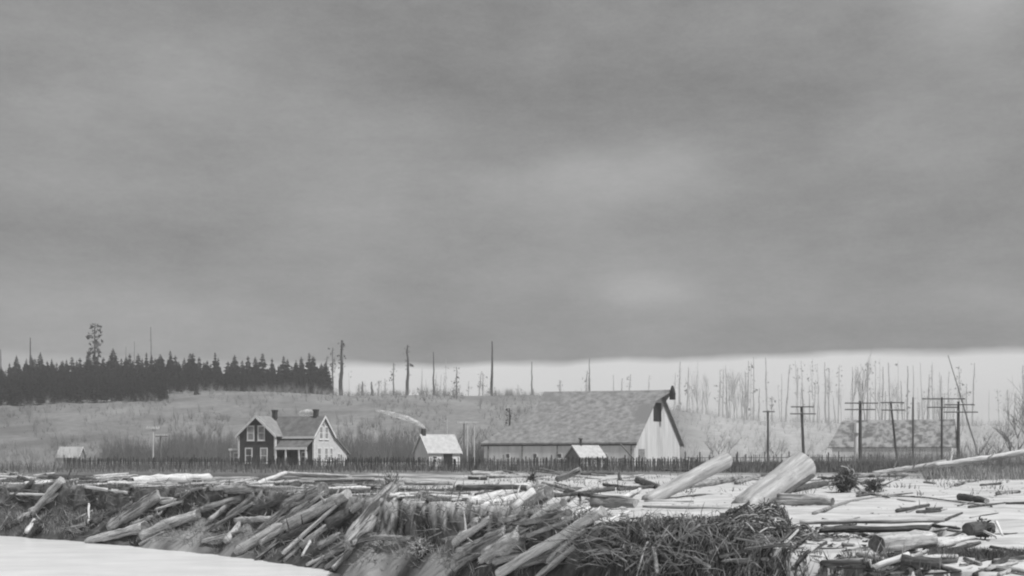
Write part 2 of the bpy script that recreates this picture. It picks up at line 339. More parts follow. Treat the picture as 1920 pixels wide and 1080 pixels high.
for row, (dr, yb) in enumerate(((420, 694), (405, 703), (392, 708))):
    for i in range(70):
        px = -60+i*interp([(0, 7.2), (2, 5.4)], row)+rnd.uniform(-4, 4); lim = (560, 440, 330)[row]
        if px > lim: continue
        conif_at(px, yb+rnd.uniform(-6, 6)+(8 if px > lim-120 else 0), dr+rnd.uniform(-8, 8)+ (px/640)*22)
for o in lib: del o['_h']
for o in scene.objects:
    if '_h' in o: del o['_h']

def snag(px, top, d, wpx, matk, label, group=None, stubs=0, tuft=0, lean=0., base=None, spread=9, seed=1):
    rs = random.Random(seed+int(px)); q = on(px+lean, d)
    if base: q = P(px+lean, base, d); q.z = min(q.z, ground(q.x, q.y)+.0) if False else ground(q.x, q.y)
    tp = P(px, top, d); o = empty('dead_tree', q, label=label, cat='dead tree', group=group); r = wpx*d/F/2; v_ = tp-q
    mb = MB(); n_ = 7; mb.tube([v_*(i/n_)+Vector((rs.uniform(-1, 1)*r*.5, 0, 0)) for i in range(n_+1)], [r*(1.25-.8*(i/n_)**1.5) for i in range(n_+1)], 7, jit=.25, seed=seed)
    mb.build('trunk', M[matk], o)
    if stubs or tuft:
        b2 = MB()
        few = stubs <= 6
        for k in range(stubs):
            t_ = rs.uniform(.35, .98); a = rs.uniform(0, 6.28); ln = spread*d/F*rs.uniform(.3, 1)*(1.1-t_*.5); p0 = v_*t_
            b2.tube([p0, p0+Vector((math.cos(a)*ln*.6, math.sin(a)*ln*.6, ln*.05)), p0+Vector((math.cos(a)*ln, math.sin(a)*ln, -ln*rs.uniform(-.2, .3)))], [r*.3, r*.2, r*.08], 4)
            if few: b2.build('branch', M[matk], o); b2 = MB()
        if not few: b2.build('branches', M[matk], o)
    if tuft:
        b3 = MB()
        for k in range(tuft):
            t_ = rs.uniform(.5, 1); a = rs.uniform(0, 6.28); ln = spread*d/F*rs.uniform(.25, .8); p0 = v_*t_+Vector((math.cos(a), math.sin(a), -.2))*ln; s_ = ln*.55
            b3.add([p0+Vector((rs.uniform(-1, 1), rs.uniform(-1, 1), rs.uniform(-1, 1)))*s_ for _ in range(4)], [(0, 1, 2), (0, 2, 3)])
        b3.build('foliage', M[matk], o)
    return o
snag(57, 633, 452, 3.2, 'snag', 'bare dark spar rising above the wood at the far left', stubs=3, spread=5)
snag(178, 606, 455, 3.6, 'snag', 'tallest ragged dead-topped conifer above the left wood', stubs=30, tuft=90, spread=16)
snag(283, 613, 470, 2.2, 'snagm', 'thin faint spar above the left wood, right of the tallest tree', stubs=12, spread=8)
snag(252, 640, 470, 1.6, 'snagm', 'short hair-thin spar between the two tall spars of the left wood')
snag(236, 650, 470, 1.4, 'snagm', 'shortest hair-thin spar just right of the tallest tree of the wood')
snag(1, 655, 455, 3, 'snag', 'dark spar cut by the left picture edge above the wood')
snag(640, 638, 480, 6.5, 'snag', 'thick dark broken-topped trunk with stubs at the right end of the wood', stubs=26, tuft=30, spread=9)
snag(624, 652, 480, 3.2, 'snagm', 'thinner stubby trunk left of the thick one at the end of the wood', stubs=24, tuft=40, spread=9)
snag(613, 668, 486, 3, 'snagm', 'ragged half-dead trunk where the wood ends', stubs=22, tuft=40, spread=8)
snag(764, 647, 480, 5.2, 'snag', 'tall dark trunk with short limbs on its right side above the small smoking house', stubs=22, tuft=8, spread=11)
snag(813, 660, 480, 2.8, 'snag', 'slender branchless spar right of the tall limbed trunk', stubs=2, spread=4)
snag(922, 640, 480, 4.6, 'snag', 'tall clean dark spar between the small house and the barn ridge', stubs=4, spread=5)
snag(738, 680, 480, 2.4, 'snagm', 'pale leafy-footed snag left of the tall limbed trunk', stubs=14, tuft=20, spread=9)
snag(856, 688, 480, 2.6, 'snagm', 'pale snag midway between the slender spar and the clean spar', stubs=12, tuft=14, spread=8)
snag(791, 690, 480, 2.2, 'snagp', 'faint pale stick left of the slender spar')
snag(997, 678, 480, 2.6, 'snagm', 'grey spar just left of the barn ridge', stubs=8, spread=5)
snag(1105, 672, 480, 2.4, 'snagm', 'thin grey spar above the middle of the barn roof', stubs=3, spread=4)
snag(697, 716, 480, 5, 'snagm', 'short dark stub on the ridge left of the pale leafy-footed snag')
snag(679, 715, 480, 4, 'snagm', 'short grey stub nearest the thick broken trunk', stubs=3, spread=5)
snag(836, 672, 480, 1.3, 'snagp', 'hair-thin pale stick with a dark clump at its top', tuft=9, spread=6)
def lowconifer(px, top, d, label): 
    o = conif_at(px, top, d); o['label'] = label; del o['group']; return o
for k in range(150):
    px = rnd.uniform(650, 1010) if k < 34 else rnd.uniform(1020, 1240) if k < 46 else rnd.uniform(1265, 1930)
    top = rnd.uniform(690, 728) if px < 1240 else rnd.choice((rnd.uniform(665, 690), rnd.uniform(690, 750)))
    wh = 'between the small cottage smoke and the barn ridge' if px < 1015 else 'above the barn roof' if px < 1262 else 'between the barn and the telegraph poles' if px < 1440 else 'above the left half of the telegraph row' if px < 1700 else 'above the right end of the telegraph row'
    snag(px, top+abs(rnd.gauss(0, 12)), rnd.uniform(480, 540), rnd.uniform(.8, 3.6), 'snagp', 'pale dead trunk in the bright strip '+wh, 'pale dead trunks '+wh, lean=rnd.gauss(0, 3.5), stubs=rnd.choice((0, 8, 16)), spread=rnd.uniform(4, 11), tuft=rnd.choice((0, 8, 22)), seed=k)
# hazy tall trees right
def barecrown(h, spread, seed, depth=4, r0=None):
    rs = random.Random(seed); mb = MB(); tw = MB(); r0 = r0 or h*.014
    def br(p, dr, ln, r, lv):
        k = 3; pts = [p]; q = p.copy(); dd = dr.copy()
        for i in range(k):
            dd = (dd+Vector((rs.uniform(-.18, .18), rs.uniform(-.18, .18), rs.uniform(-.02, .12)))).normalized(); q = q+dd*ln/k; pts.append(q.copy())
        tgt = mb if lv >= depth-1 else tw
        tgt.tube(pts, [r, r*.85, r*.7, r*.5], 5 if lv >= depth-1 else 3, caps=False)
        if lv == 0: return
        for j in range(rs.choice((3, 4, 4))):
            t_ = rs.uniform(.3, 1); p0 = pts[min(3, int(t_*3)+0)].lerp(pts[min(3, int(t_*3)+1)], rs.random()); a = rs.uniform(0, 6.28)
            nd_ = (dd+Vector((math.cos(a)*spread, math.sin(a)*spread, rs.uniform(.0, .4)))).normalized(); br(p0, nd_, ln*rs.uniform(.5, .8), r*.5, lv-1)
    br(Vector((0, 0, -.2)), Vector((0, 0, 1)), h*.42, r0, depth); return mb, tw
bl = []
def bare(px, d, h, label, group=None, k=0, matk='brushr', sc=1.):
    while len(bl) <= k:
        a, b_ = barecrown(10., .75, 90+len(bl)); o = empty('bare_tree', (0, 0, 0)); a.build('trunk', M[matk], o); b_.build('crown', M[matk], o); bl.append(o); o['_u'] = 0
    o = bl[k] if not bl[k].get('_u') else copy_tree(bl[k]); bl[k]['_u'] = 1; o.location = on(px, d); o.rotation_euler = (0, 0, rnd.uniform(0, 6)); o.scale = (h/10*sc, h/10*sc, h/10)
    return tag(o, label, 'tree', group)
k = 0
for (px, d, h) in [(1838, 215, 8), (1865, 205, 9.5), (1893, 200, 11), (1915, 195, 14), (1880, 190, 8), (1935, 200, 15), (1850, 225, 7), (1905, 225, 9), (1960, 210, 13)]:
    bare(px, d, h, 'leafless tree in the thicket at the right picture edge', 'leafless trees at the right edge', k % 4); k += 1
for (px, d, h) in [(1350, 250, 8), (1335, 262, 7), (1365, 258, 7.5), (1450, 262, 7), (1465, 270, 6), (1435, 268, 6)]:
    bare(px, d, h, 'rounded leafless tree on the misty flat right of the barn', 'leafless trees right of the barn', k % 4); k += 1
pl = {}
for i in range(26):
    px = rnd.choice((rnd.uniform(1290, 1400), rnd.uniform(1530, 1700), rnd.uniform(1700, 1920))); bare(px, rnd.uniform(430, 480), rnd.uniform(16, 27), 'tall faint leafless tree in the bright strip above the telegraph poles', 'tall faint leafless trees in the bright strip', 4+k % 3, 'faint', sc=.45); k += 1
for i in range(60):
    px = rnd.choice((rnd.uniform(330, 440), rnd.uniform(640, 780), rnd.uniform(640, 1000), rnd.uniform(860, 1000))); d = rnd.uniform(225, 300)
    bare(px, d, rnd.uniform(5.5, 10), 'slim leafless tree in the thicket behind the houses', 'slim leafless trees behind the houses', k % 4, sc=.8); k += 1
for o in scene.objects:
    if '_u' in o: del o['_u']
    # (helper counters removed)
snag(1778, 666, 300, 2.6, 'snagm', 'long leaning dead trunk at the right, tilting down toward the thicket', lean=56, stubs=5, spread=6)
bare(1622, 450, 29, 'tall faint leafless tree in the bright strip above the thickest telegraph pole', None, 1, sc=.5)
snag(955, 765, 238, 4.5, 'snag', 'small dark pointed tree behind the low left end of the barn roof', stubs=16, tuft=40, spread=9)

# ------------------------------------------------------------ buildings
def window(par, o_, u, nrm, w_, h_, pane='curt', fr=.17, bars=1, label=None):
    o_ = Vector(o_); u = Vector(u).normalized(); nrm = Vector(nrm).normalized(); z = Vector((0, 0, 1)); m_ = MB()
    def bar(a0, a1, b0, b1, dep=.07): m_.ext([o_+u*a0+z*b0, o_+u*a1+z*b0, o_+u*a1+z*b1, o_+u*a0+z*b1], nrm*dep)
    bar(0, fr, 0, h_); bar(w_-fr, w_, 0, h_); bar(fr, w_-fr, h_-fr*1.2, h_); bar(fr, w_-fr, 0, fr)
    if bars: bar(fr, w_-fr, h_*.5-.05, h_*.5+.05, .05)
    f_ = m_.build('window', M['trim'], par)
    p_ = MB(); p_.ext([o_+u*fr+z*fr, o_+u*(w_-fr)+z*fr, o_+u*(w_-fr)+z*(h_-fr*1.2), o_+u*fr+z*(h_-fr*1.2)], nrm*.025); p_.build('pane', M[pane], f_)
    s_ = MB(); s_.ext([o_+u*-.08-z*.08, o_+u*(w_+.08)-z*.08, o_+u*(w_+.08)-z*.003, o_+u*-.08-z*.003], nrm*.13); s_.build('sill', M['trim'], f_)
    return f_
def slab(m_, a, b_, c, d_, th=.14): m_.ext([a, b_, c, d_], (0, 0, -th))
def ray_yaw(px): return math.atan((px-960)/F)     # house rotation is given relative to the line of sight
# --- farmhouse: local x along the front, y to the back
hd = 200.; hp = P(447, HOR, hd); hz = ground(hp.x, hp.y)
H_ = empty('farmhouse', (hp.x, hp.y, hz), -R(35)-ray_yaw(500), label='dark two-storey farmhouse with white trim, porch and two chimneys behind the picket fence', cat='house')
EV, PK = 5.4, 8.45; W1 = 7.3; LX = 13.3; DM = 5.9; PJ = 2.0
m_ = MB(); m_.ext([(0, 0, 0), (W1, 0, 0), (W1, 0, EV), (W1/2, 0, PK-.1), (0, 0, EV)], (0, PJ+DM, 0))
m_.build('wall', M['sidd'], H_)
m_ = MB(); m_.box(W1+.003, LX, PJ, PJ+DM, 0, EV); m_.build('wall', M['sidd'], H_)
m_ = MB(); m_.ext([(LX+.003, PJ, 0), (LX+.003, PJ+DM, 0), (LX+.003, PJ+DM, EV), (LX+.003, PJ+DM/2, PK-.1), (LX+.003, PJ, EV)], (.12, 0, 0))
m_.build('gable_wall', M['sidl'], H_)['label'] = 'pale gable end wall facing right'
m_ = MB(); ov = .35; wm_ = W1/2; sl_ = (PK-EV)/wm_
slab(m_, (-ov, -ov, EV-ov*sl_+.16), (wm_, -ov, PK+.16), (wm_, PJ+DM/2+.5, PK+.16), (-ov, PJ+DM+.3, EV-ov*sl_+.16))
slab(m_, (wm_, -ov, PK+.157), (W1+ov, -ov, EV-ov*sl_+.157), (W1+ov, PJ+1, EV-ov*sl_+.157), (wm_, PJ+DM/2, PK+.157))
m_.build('roof', M['shingm'], H_)
s2 = (PK-EV)/(DM/2)
rf = MB(); slab(rf, (W1-.6, PJ-ov, EV-ov*s2+.13), (LX+.45, PJ-ov, EV-ov*s2+.13), (LX+.45, PJ+DM/2, PK+.13), (wm_, PJ+DM/2, PK+.13))
slab(rf, (wm_, PJ+DM/2+.003, PK+.127), (LX+.45, PJ+DM/2+.003, PK+.127), (LX+.45, PJ+DM+ov, EV-ov*s2+.127), (wm_, PJ+DM+ov, EV-ov*s2+.127))
ro = rf.build('roof', M['shing'], H_)
for cx, cy in ((4.2, PJ+DM/2-.6), (LX-1.4, PJ+DM/2)):
    m_ = MB(); m_.box(cx-.33, cx+.33, cy-.33, cy+.33, PK-1, PK+1.0); m_.box(cx-.4, cx+.4, cy-.4, cy+.4, PK+1.003, PK+1.25); m_.build('chimney', M['brick'], ro)
m_ = MB()   # barge boards, corner boards, fascia
for y_ in (-ov-.06,):
    m_.ext([(-ov, y_, EV-ov*sl_-.2), (-ov, y_, EV-ov*sl_+.22), (wm_, y_, PK+.24), (wm_, y_, PK-.22)], (0, .05, 0))
    m_.ext([(W1+ov, y_, EV-ov*sl_-.2), (W1+ov, y_, EV-ov*sl_+.22), (wm_+.003, y_, PK+.24), (wm_+.003, y_, PK-.22)], (0, .05, 0))
xe = LX+.455
m_.build('barge_board', M['trim'], ro); m_ = MB()
m_.ext([(xe, PJ-ov, EV-ov*s2-.2), (xe, PJ-ov, EV-ov*s2+.2), (xe, PJ+DM/2, PK+.22), (xe, PJ+DM/2, PK-.2)], (.05, 0, 0))
m_.ext([(xe, PJ+DM+ov, EV-ov*s2-.2), (xe, PJ+DM+ov, EV-ov*s2+.2), (xe, PJ+DM/2+.003, PK+.22), (xe, PJ+DM/2+.003, PK-.2)], (.05, 0, 0))
m_.build('barge_board', M['trim'], ro)
m_ = MB(); m_.box(W1+.1, LX+.4, PJ-ov-.08, PJ-ov-.01, EV-ov*s2-.22, EV-ov*s2+.14); m_.build('fascia', M['trim'], ro)
for (x_, y_) in ((-.06, -.06), (W1-.22, -.06), (LX-.1, PJ-.08)):
    m_ = MB(); m_.box(x_, x_+.3, y_, y_+.3, 0, EV-.05); m_.build('corner_board', M['trim'], H_)
m_ = MB(); m_.box(W1+.06-.003, W1+.09, .3, .3+.001, 0, 1) ; del m_
for (x_, z_, w_, h_, pn) in ((1.75, 4.5, 1.42, 2.5, 'curt'), (3.85, 4.5, 1.42, 2.5, 'curt'), (1.35, .75, 1.45, 2.6, 'glass'), (4.35, .75, 1.45, 2.6, 'curt')):
    window(H_, (x_, 0, z_), (1, 0, 0), (0, -1, 0), w_, h_, pn)
m_ = MB(); m_.ext([(wm_-.85, -.02, 7.15), (wm_+.85, -.02, 7.15), (wm_, -.02, 7.95)], (0, -.05, 0)); m_.build('attic_panel', M['black'], H_)
xg = LX+.125
for (y_, z_, w_, h_) in ((PJ+1.5, 4.7, 1.2, 2.2), (PJ+3.2, 4.7, 1.2, 2.2), (PJ+.9, 1.1, 1.3, 2.3), (PJ+3.1, 1.1, 1.2, 2.3), (PJ+4.75, 1.1, 1.0, 2.3)):
    window(H_, (xg, y_, z_), (0, 1, 0), (1, 0, 0), w_, h_, 'curt')
m_ = MB(); m_.ext([(xg, PJ+DM/2-.4, 7.15), (xg, PJ+DM/2, 6.8), (xg, PJ+DM/2+.4, 7.15), (xg, PJ+DM/2, 7.6)], (.04, 0, 0)); m_.build('attic_panel', M['curt'], H_)
# porch between the wing and the right corner
pr = MB(); slab(pr, (W1+.02, -.1, 3.45), (LX+.1, -.1, 3.45), (LX+.1, PJ-.01, 4.75), (W1+.02, PJ-.01, 4.75), .12); po = pr.build('porch_roof', M['shing'], H_)
m_ = MB(); m_.box(W1+.02, LX+.1, -.16, -.02, 3.0, 3.42); m_.build('beam', M['trim'], po)
for x_ in (W1+.12, 9.35, 11.9, LX-.12):
    m_ = MB(); m_.box(x_-.11, x_+.11, -.13, .09, .5, 3.0); m_.build('porch_post', M['trim'], H_)
m_ = MB(); m_.box(W1+.02, LX+.1, -.2, PJ-.01, 0, .45); m_.build('porch_floor', M['mid'], H_)
m_ = MB(); m_.box(8.0, 9.0, PJ-.06, PJ-.003, .5, 2.7); m_.build('door', M['black'], H_)
window(H_, (11.0, PJ, 1.0), (1, 0, 0), (0, -1, 0), 1.2, 1.7, 'glass')
# rear lean-to with long sloping roof
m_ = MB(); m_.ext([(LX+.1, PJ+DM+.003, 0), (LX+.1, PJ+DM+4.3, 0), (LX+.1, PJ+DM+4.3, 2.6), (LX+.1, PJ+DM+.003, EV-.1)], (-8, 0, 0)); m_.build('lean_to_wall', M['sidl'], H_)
m_ = MB(); slab(m_, (3, PJ+DM+.36, EV-.2), (LX+.5, PJ+DM+.36, EV-.2), (LX+.5, PJ+DM+4.9, 2.35), (3, PJ+DM+4.9, 2.35), .16); m_.build('lean_to_roof', M['shingm'], H_)
window(H_, (xg, PJ+DM+1.2, .9), (0, 1, 0), (1, 0, 0), 1.0, 1.6, 'curt')
# left side porch
m_ = MB(); m_.box(-2.2, -.003, 1.0, 4.0, 0, 2.9); m_.build('side_annex_wall', M['roofp'], H_)
m_ = MB(); m_.box(-2.45, -.01, .6, 4.2, 2.903, 3.2); m_.box(-2.3, -2.05, .75, .98, 0, 2.9); m_.build('side_annex_trim', M['trim'], H_)
window(H_, (-1.75, 1.0, .9), (1, 0, 0), (0, -1, 0), 1.3, 1.7, 'curt')

# --- small white house with the smoking chimney
def cabin(name, px, d, yaw, Lx, Dp, ev, pk, wallm, roofm, label, cat='house', chim=None, door=None, gable_front=False, wins=(), ov=.3, roofs='roof'):
    hp = P(px, HOR, d); o = empty(name, (hp.x, hp.y, ground(hp.x, hp.y)), yaw-ray_yaw(px), label=label, cat=cat)
    m_ = MB(); s_ = (pk-ev)/(Dp/2)
    m_.ext([(0, 0, -.3), (0, Dp, -.3), (0, Dp, ev), (0, Dp/2, pk-.1), (0, 0, ev)], (Lx, 0, 0)); m_.build('wall', M[wallm], o)
    r_ = MB(); slab(r_, (-ov, -ov, ev-ov*s_+.12), (Lx+ov, -ov, ev-ov*s_+.12), (Lx+ov, Dp/2, pk+.12), (-ov, Dp/2, pk+.12), .12)
    slab(r_, (-ov, Dp/2+.003, pk+.117), (Lx+ov, Dp/2+.003, pk+.117), (Lx+ov, Dp+ov, ev-ov*s_+.117), (-ov, Dp+ov, ev-ov*s_+.117), .12); ro = r_.build('roof', M[roofm], o)
    for x_ in (-ov-.05, Lx+ov):
        t_ = MB(); t_.ext([(x_, -ov, ev-ov*s_-.1), (x_, -ov, ev-ov*s_+.15), (x_, Dp/2, pk+.16), (x_, Dp/2, pk-.1)], (.05, 0, 0)); t_.ext([(x_, Dp+ov, ev-ov*s_-.1), (x_, Dp+ov, ev-ov*s_+.15), (x_, Dp/2, pk+.16), (x_, Dp/2, pk-.1)], (.05, 0, 0)); t_.build('barge_board', M['trim'], ro)
    if chim: m_ = MB(); m_.box(chim[0]-.3, chim[0]+.3, Dp/2-.3, Dp/2+.3, pk-.6, pk+chim[1]); m_.build('chimney', M['brick'], ro)
    if door:
        m_ = MB(); m_.box(door[0], door[1], -.06, -.003, -.2, door[2]); m_.build('door', M['black'], o)
    for (x_, z_, w_, h_) in wins: window(o, (x_, 0, z_), (1, 0, 0), (0, -1, 0), w_, h_, 'glass', .1)
    return o
cab = cabin('cottage', 804, 196, R(24), 5.6, 5.8, 2.7, 5.5, 'white', 'roofp', 'small white cottage with pale roof, dark doorway and smoking chimney', chim=(.35, 1.0), door=(2.6, 4.2, 2.5), wins=((.6, 1.0, .9, 1.1),))
cabin('hut', 108, 250, R(-20), 4.2, 4.4, 1.6, 3.6, 'brushp', 'brushp', 'small pale hut low behind the fence at the far left', cat='hut', door=(1.9, 2.8, 1.4))
fs = cabin('shed', 1090, 186, R(34), 4.4, 4.0, 1.9, 3.55, 'white', 'roofp', 'small gabled shed in front of the barn with dark front and pale roof', cat='shed', wins=((.8, .9, 2.6, .6),))
fs.rotation_euler.z = -R(56)+R(90)-ray_yaw(1075)
# reposition so that its dark gable faces the river: gable plane is local x=0 side
hp = P(1089, HOR, 186); fs.location = (hp.x, hp.y, ground(hp.x, hp.y))
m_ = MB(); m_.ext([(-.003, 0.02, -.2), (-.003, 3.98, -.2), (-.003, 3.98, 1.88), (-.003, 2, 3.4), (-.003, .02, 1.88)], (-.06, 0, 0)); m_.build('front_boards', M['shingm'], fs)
m_ = MB(); m_.box(1.2, 1.5, 1.85, 2.15, 3.55, 4.6); m_.ext([(1.1, 1.7, 4.6), (1.6, 1.7, 4.6), (1.6, 2.3, 4.6), (1.1, 2.3, 4.6)], (0, 0, .12)); m_.build('vent_pipe', M['brick'], fs)
# --- barn
bp_ = P(1190, HOR, 200); B = empty('barn', (bp_.x, bp_.y, ground(bp_.x, bp_.y)), -R(26)-ray_yaw(1150), label='large pale barn with huge shingled roof and streaked gable end', cat='barn')
BL, BD, BE, BR, HX = 22.6, 19., 4.3, 13.2, 7.2; hd_ = BD/2
m_ = MB(); m_.box(-BL-HX+.3, 0, .0, BD-.5, -.3, BE-.1); m_.build('wall', M['barnw'], B)
m_ = MB(); m_.ext([(.003, .3, -.3), (.003, BD-.3, -.3), (.003, BD-.3, BE), (.003, hd_, BR-.2), (.003, .3, BE)], (.15, 0, 0)); m_.build('gable_wall', M['barne'], B)
m_ = MB(); q = .64; s_ = (BR-BE)/hd_
m_.ext([(-BL-HX-.4, -.2, BE-.2*s_+.2), (.5, -.2, BE-.2*s_+.2), (.5, hd_, BR+.2), (-BL, hd_, BR+.55), (-BL, hd_*q, BE+(BR-BE)*q+.2)], (0, 0, -.3))
m_.ext([(-BL-HX-.4, BD+.5, BE-.5*s_+.197), (.5, BD+.5, BE-.5*s_+.197), (.5, hd_+.003, BR+.197), (-BL, hd_+.003, BR+.547), (-BL, BD-hd_*q, BE+(BR-BE)*q+.197)], (0, 0, -.3))
m_.ext([(-BL-HX-.403, -.2, BE-.2*s_+.19), (-BL-.003, hd_*q, BE+(BR-BE)*q+.19), (-BL-.003, BD-hd_*q, BE+(BR-BE)*q+.19), (-BL-HX-.403, BD+.5, BE-.5*s_+.19)], (0, 0, -.28))
m_.ext([(-BL+.15, hd_*q+.1, BE+(BR-BE)*q-.3), (-BL+.15, hd_, BR-.15), (-BL+.15, BD-hd_*q-.1, BE+(BR-BE)*q-.3)], (-.1, 0, 0))
# hay hood running out to a point
m_.ext([(.503, hd_-2.0, BR+.2-2.0*s_), (.503, hd_, BR+.2), (2.9, hd_, BR+.25)], (0, 0, -.16)); m_.ext([(.503, hd_+2.0, BR+.2-2.0*s_), (.503, hd_+.003, BR+.2), (2.9, hd_+.003, BR+.25)], (0, 0, -.16))
br_ = m_.build('roof', M['barnr'], B)
m_ = MB(); m_.ext([(.52, hd_+.5, BR-.6), (.52, hd_+.5, BR-.1), (.52, BD+.6, BE-.35), (.52, BD+.6, BE-.75)], (.1, 0, 0)); m_.build('barge_board', M['sidd'], br_)['label'] = 'dark board along the rear slope'
m_ = MB(); m_.box(-BL-HX-.3, .45, -.14, -.1, BE-.5, BE-.12); m_.build('eave_shade_strip', M['black'], br_)  # black strip added as the shadow below the eave
m_ = MB(); m_.box(.155, .2, hd_-2.3, hd_+1.0, BR-5.2, BR-2.0); m_.build('loft_opening', M['black'], B)
m_ = MB(); m_.tube([(2.6, hd_, BR+.0), (2.7, hd_, BR-1.3)], .06, 6); m_.box(2.3, 3.1, hd_-.4, hd_+.4, BR-1.5, BR-.6); m_.ext([(2.25, hd_-.45, BR-.6), (3.15, hd_-.45, BR-.6), (2.7, hd_-.45, BR+.9)], (0, .9, 0)); m_.build('hay_hoist', M['black'], B)
m_ = MB(); m_.box(.155, .22, 1.2, 3.6, -.2, 3.2); m_.build('door', M['mid'], B)
for x_ in (-25, -19.5, -14.6, -6.0):
    window(B, (x_, .0, 1.6), (1, 0, 0), (0, -1, 0), .9, .9, 'glass', .1, 0)
for k_ in range(0, 9, 2):
    x_ = -BL-HX+1.2+k_*3.5; m_ = MB(); m_.box(x_-.12, x_+.12, -.1, -.003, 0, BE-.3); m_.build('wall_post', M['mid'], B)
ld = empty('ladder', on(1168, 190), 0, label='thin pole ladder leaning in front of the barn wall near its right end', cat='ladder')
a0 = P(1163, 832, 190)-ld.location; a1 = P(1190, 862, 190)-ld.location
m_ = MB(); m_.tube([a0, a1], .10, 5); m_.build('rail', M['brushr'], ld)
m_ = MB(); m_.tube([a0+Vector((.0, .5, 0)), a1+Vector((0, .5, 0))], .10, 5); m_.build('rail', M['brushr'], ld)
m_ = MB(); [m_.tube([a0.lerp(a1, t_), a0.lerp(a1, t_)+Vector((0, .5, 0))], .04, 4) for t_ in (.1, .25, .4, .55, .7, .85)]; m_.build('rungs', M['brushr'], ld)
# --- long weathered shed beyond the telegraph poles
hp = P(1556, HOR, 222); S = empty('long_shed', (hp.x, hp.y, ground(hp.x, hp.y)), -R(6)-ray_yaw(1660), label='long low shed with mottled shingle roof beyond the telegraph poles', cat='shed')
m_ = MB(); m_.box(.4, 21, .15, 9.6, -.3, 3.5); m_.build('wall', M['barnw'], S)
mott = mat('mottled_shingles', .12, .32, .9, (1, 1, .8), lo=.42, hi=.58); m_ = MB()
m_.ext([(-.4, 0, 3.6), (21.8, 0, 3.6), (21.4, 5, 8.6), (1.6, 5, 8.6)], (0, 0, -.2)); m_.ext([(-.4, 10, 3.6), (21.8, 10, 3.6), (21.4, 5.003, 8.6), (1.6, 5.003, 8.6)], (0, 0, -.2)); m_.ext([(-.4, 0, 3.59), (1.6, 5, 8.59), (-.4, 10, 3.59)], (0, 0, -.2)); m_.build('roof', mott, S)
# white post with wider cap
q = on(1605, 190); o = empty('white_post', q, label='stubby white post with wider top, left of the thickest telegraph pole', cat='post'); r1 = Vector((0, 0, P(1605, 800, 190).z-q.z)); r2 = Vector((0, 0, P(1605, 793, 190).z-q.z))
m_ = MB(); m_.tube([(0, 0, 0), r1], [.32, .32], 10); m_.build('shaft', M['white'], o); m_ = MB(); m_.tube([r1+Vector((0,0,-1.0)), r2], [.62, .55], 10); m_.build('cap', M['white'], o)

# ------------------------------------------------------------ poles and fences
def tpole(px, top, base, wpx, arms, label, lean=0., mk='pole', side=None):
    d = 2*F/(base-HOR) if base-HOR > 18 else 170.
    d = min(d, 185); q = on(px+lean, d); tp = P(px, top, d)-q; o = empty('telegraph_pole', q, label=label, cat='utility pole'); r = max(.13, wpx*d/F/2)
    m_ = MB(); m_.tube([Vector((0, 0, -.3)), tp*.5, tp], [r*1.1, r, r*.8], 9); m_.build('shaft', M[mk], o)
    for (ay, x0, x1) in arms:
        t_ = (ay-top)/(HOR-top); c = tp*(1-t_*(HOR-top)/ (max(1, (q.z*-1+CAMZ)*0+ (855+F*CAMZ/d)-top))); a = MB(); s0 = (x0-px)*d/F; s1 = (x1-px)*d/F; th = .07
        ca = Vector((c.x, c.y-r-th, c.z)); a.box(ca.x+s0, ca.x+s1, ca.y-th, ca.y+th, ca.z-th*1.2, ca.z+th*1.2); ar = a.build('crossarm', M[mk], o)
        i_ = MB(); n_ = 6
        for k_ in range(n_):
            xx = ca.x+s0+(s1-s0)*(k_+.5)/n_; i_.tube([(xx, ca.y, ca.z+th), (xx, ca.y, ca.z+.28)], [.05, .035], 6)
        i_.build('insulators', M['white'], ar)
    return o, q, tp
poles = [tpole(1440, 769, 874, 4, [(772, 1430, 1452)], 'shortest telegraph pole with a stub crossarm, leftmost of the row'),
 tpole(1503, 762, 874, 5.5, [(763, 1482, 1525), (776, 1480, 1528)], 'two-armed telegraph pole second from the left of the row', lean=5),
 tpole(1613, 752, 874, 6.5, [(756, 1583, 1645), (768, 1583, 1640)], 'thickest two-armed telegraph pole beside the white post'),
 tpole(1670, 752, 876, 4.2, [(755, 1650, 1694), (769, 1650, 1694)], 'leaning two-armed telegraph pole just right of the thickest one', lean=14, mk='pole'),
 tpole(1712, 745, 876, 3.2, [], 'slim armless pole in the middle of the telegraph row'),
 tpole(1766, 745, 874, 4, [(748, 1728, 1808), (764, 1738, 1795)], 'telegraph pole with the longest top crossarm'),
 tpole(1797, 753, 874, 6, [(759, 1770, 1826), (773, 1768, 1832)], 'two-armed telegraph pole at the right end of the row'),
 tpole(287, 800, 876, 2.6, [(803, 275, 300)], 'thin pale pole with a small crossarm left of the farmhouse', mk='polep'),
 tpole(301, 815, 876, 2.2, [(818, 292, 315)], 'fainter thin pole beside the pale pole left of the farmhouse', mk='snagm')]
for (xa, xb, lb) in ((868, 891, 'frame of two pale posts under a wide crossbar between cottage and barn'),):
    q = on(880, 185); o = empty('gate_frame', q, label=lb, cat='gate frame')
    for x_ in (870, 876, 889):
        t_ = P(x_, 794, 185)-q; m_ = MB(); m_.tube([Vector((t_.x, 0, 0)), t_], .11, 6); m_.build('post', M['polep' if x_ != 870 else 'snagm'], o)
    a0 = P(858, 792, 185)-q; a1 = P(897, 792, 185)-q; m_ = MB(); m_.box(a0.x, a1.x, -.15, .15, a0.z-.16, a0.z+.16); m_.build('crossbar', M['polep'], o)
q = on(838, 210); o = empty('clothes_post', q, label='slender pale post rising behind the cottage roof', cat='post'); m_ = MB(); m_.tube([(0, 0, 0), P(838, 787, 210)-q], .1, 6); m_.build('shaft', M['polep'], o)
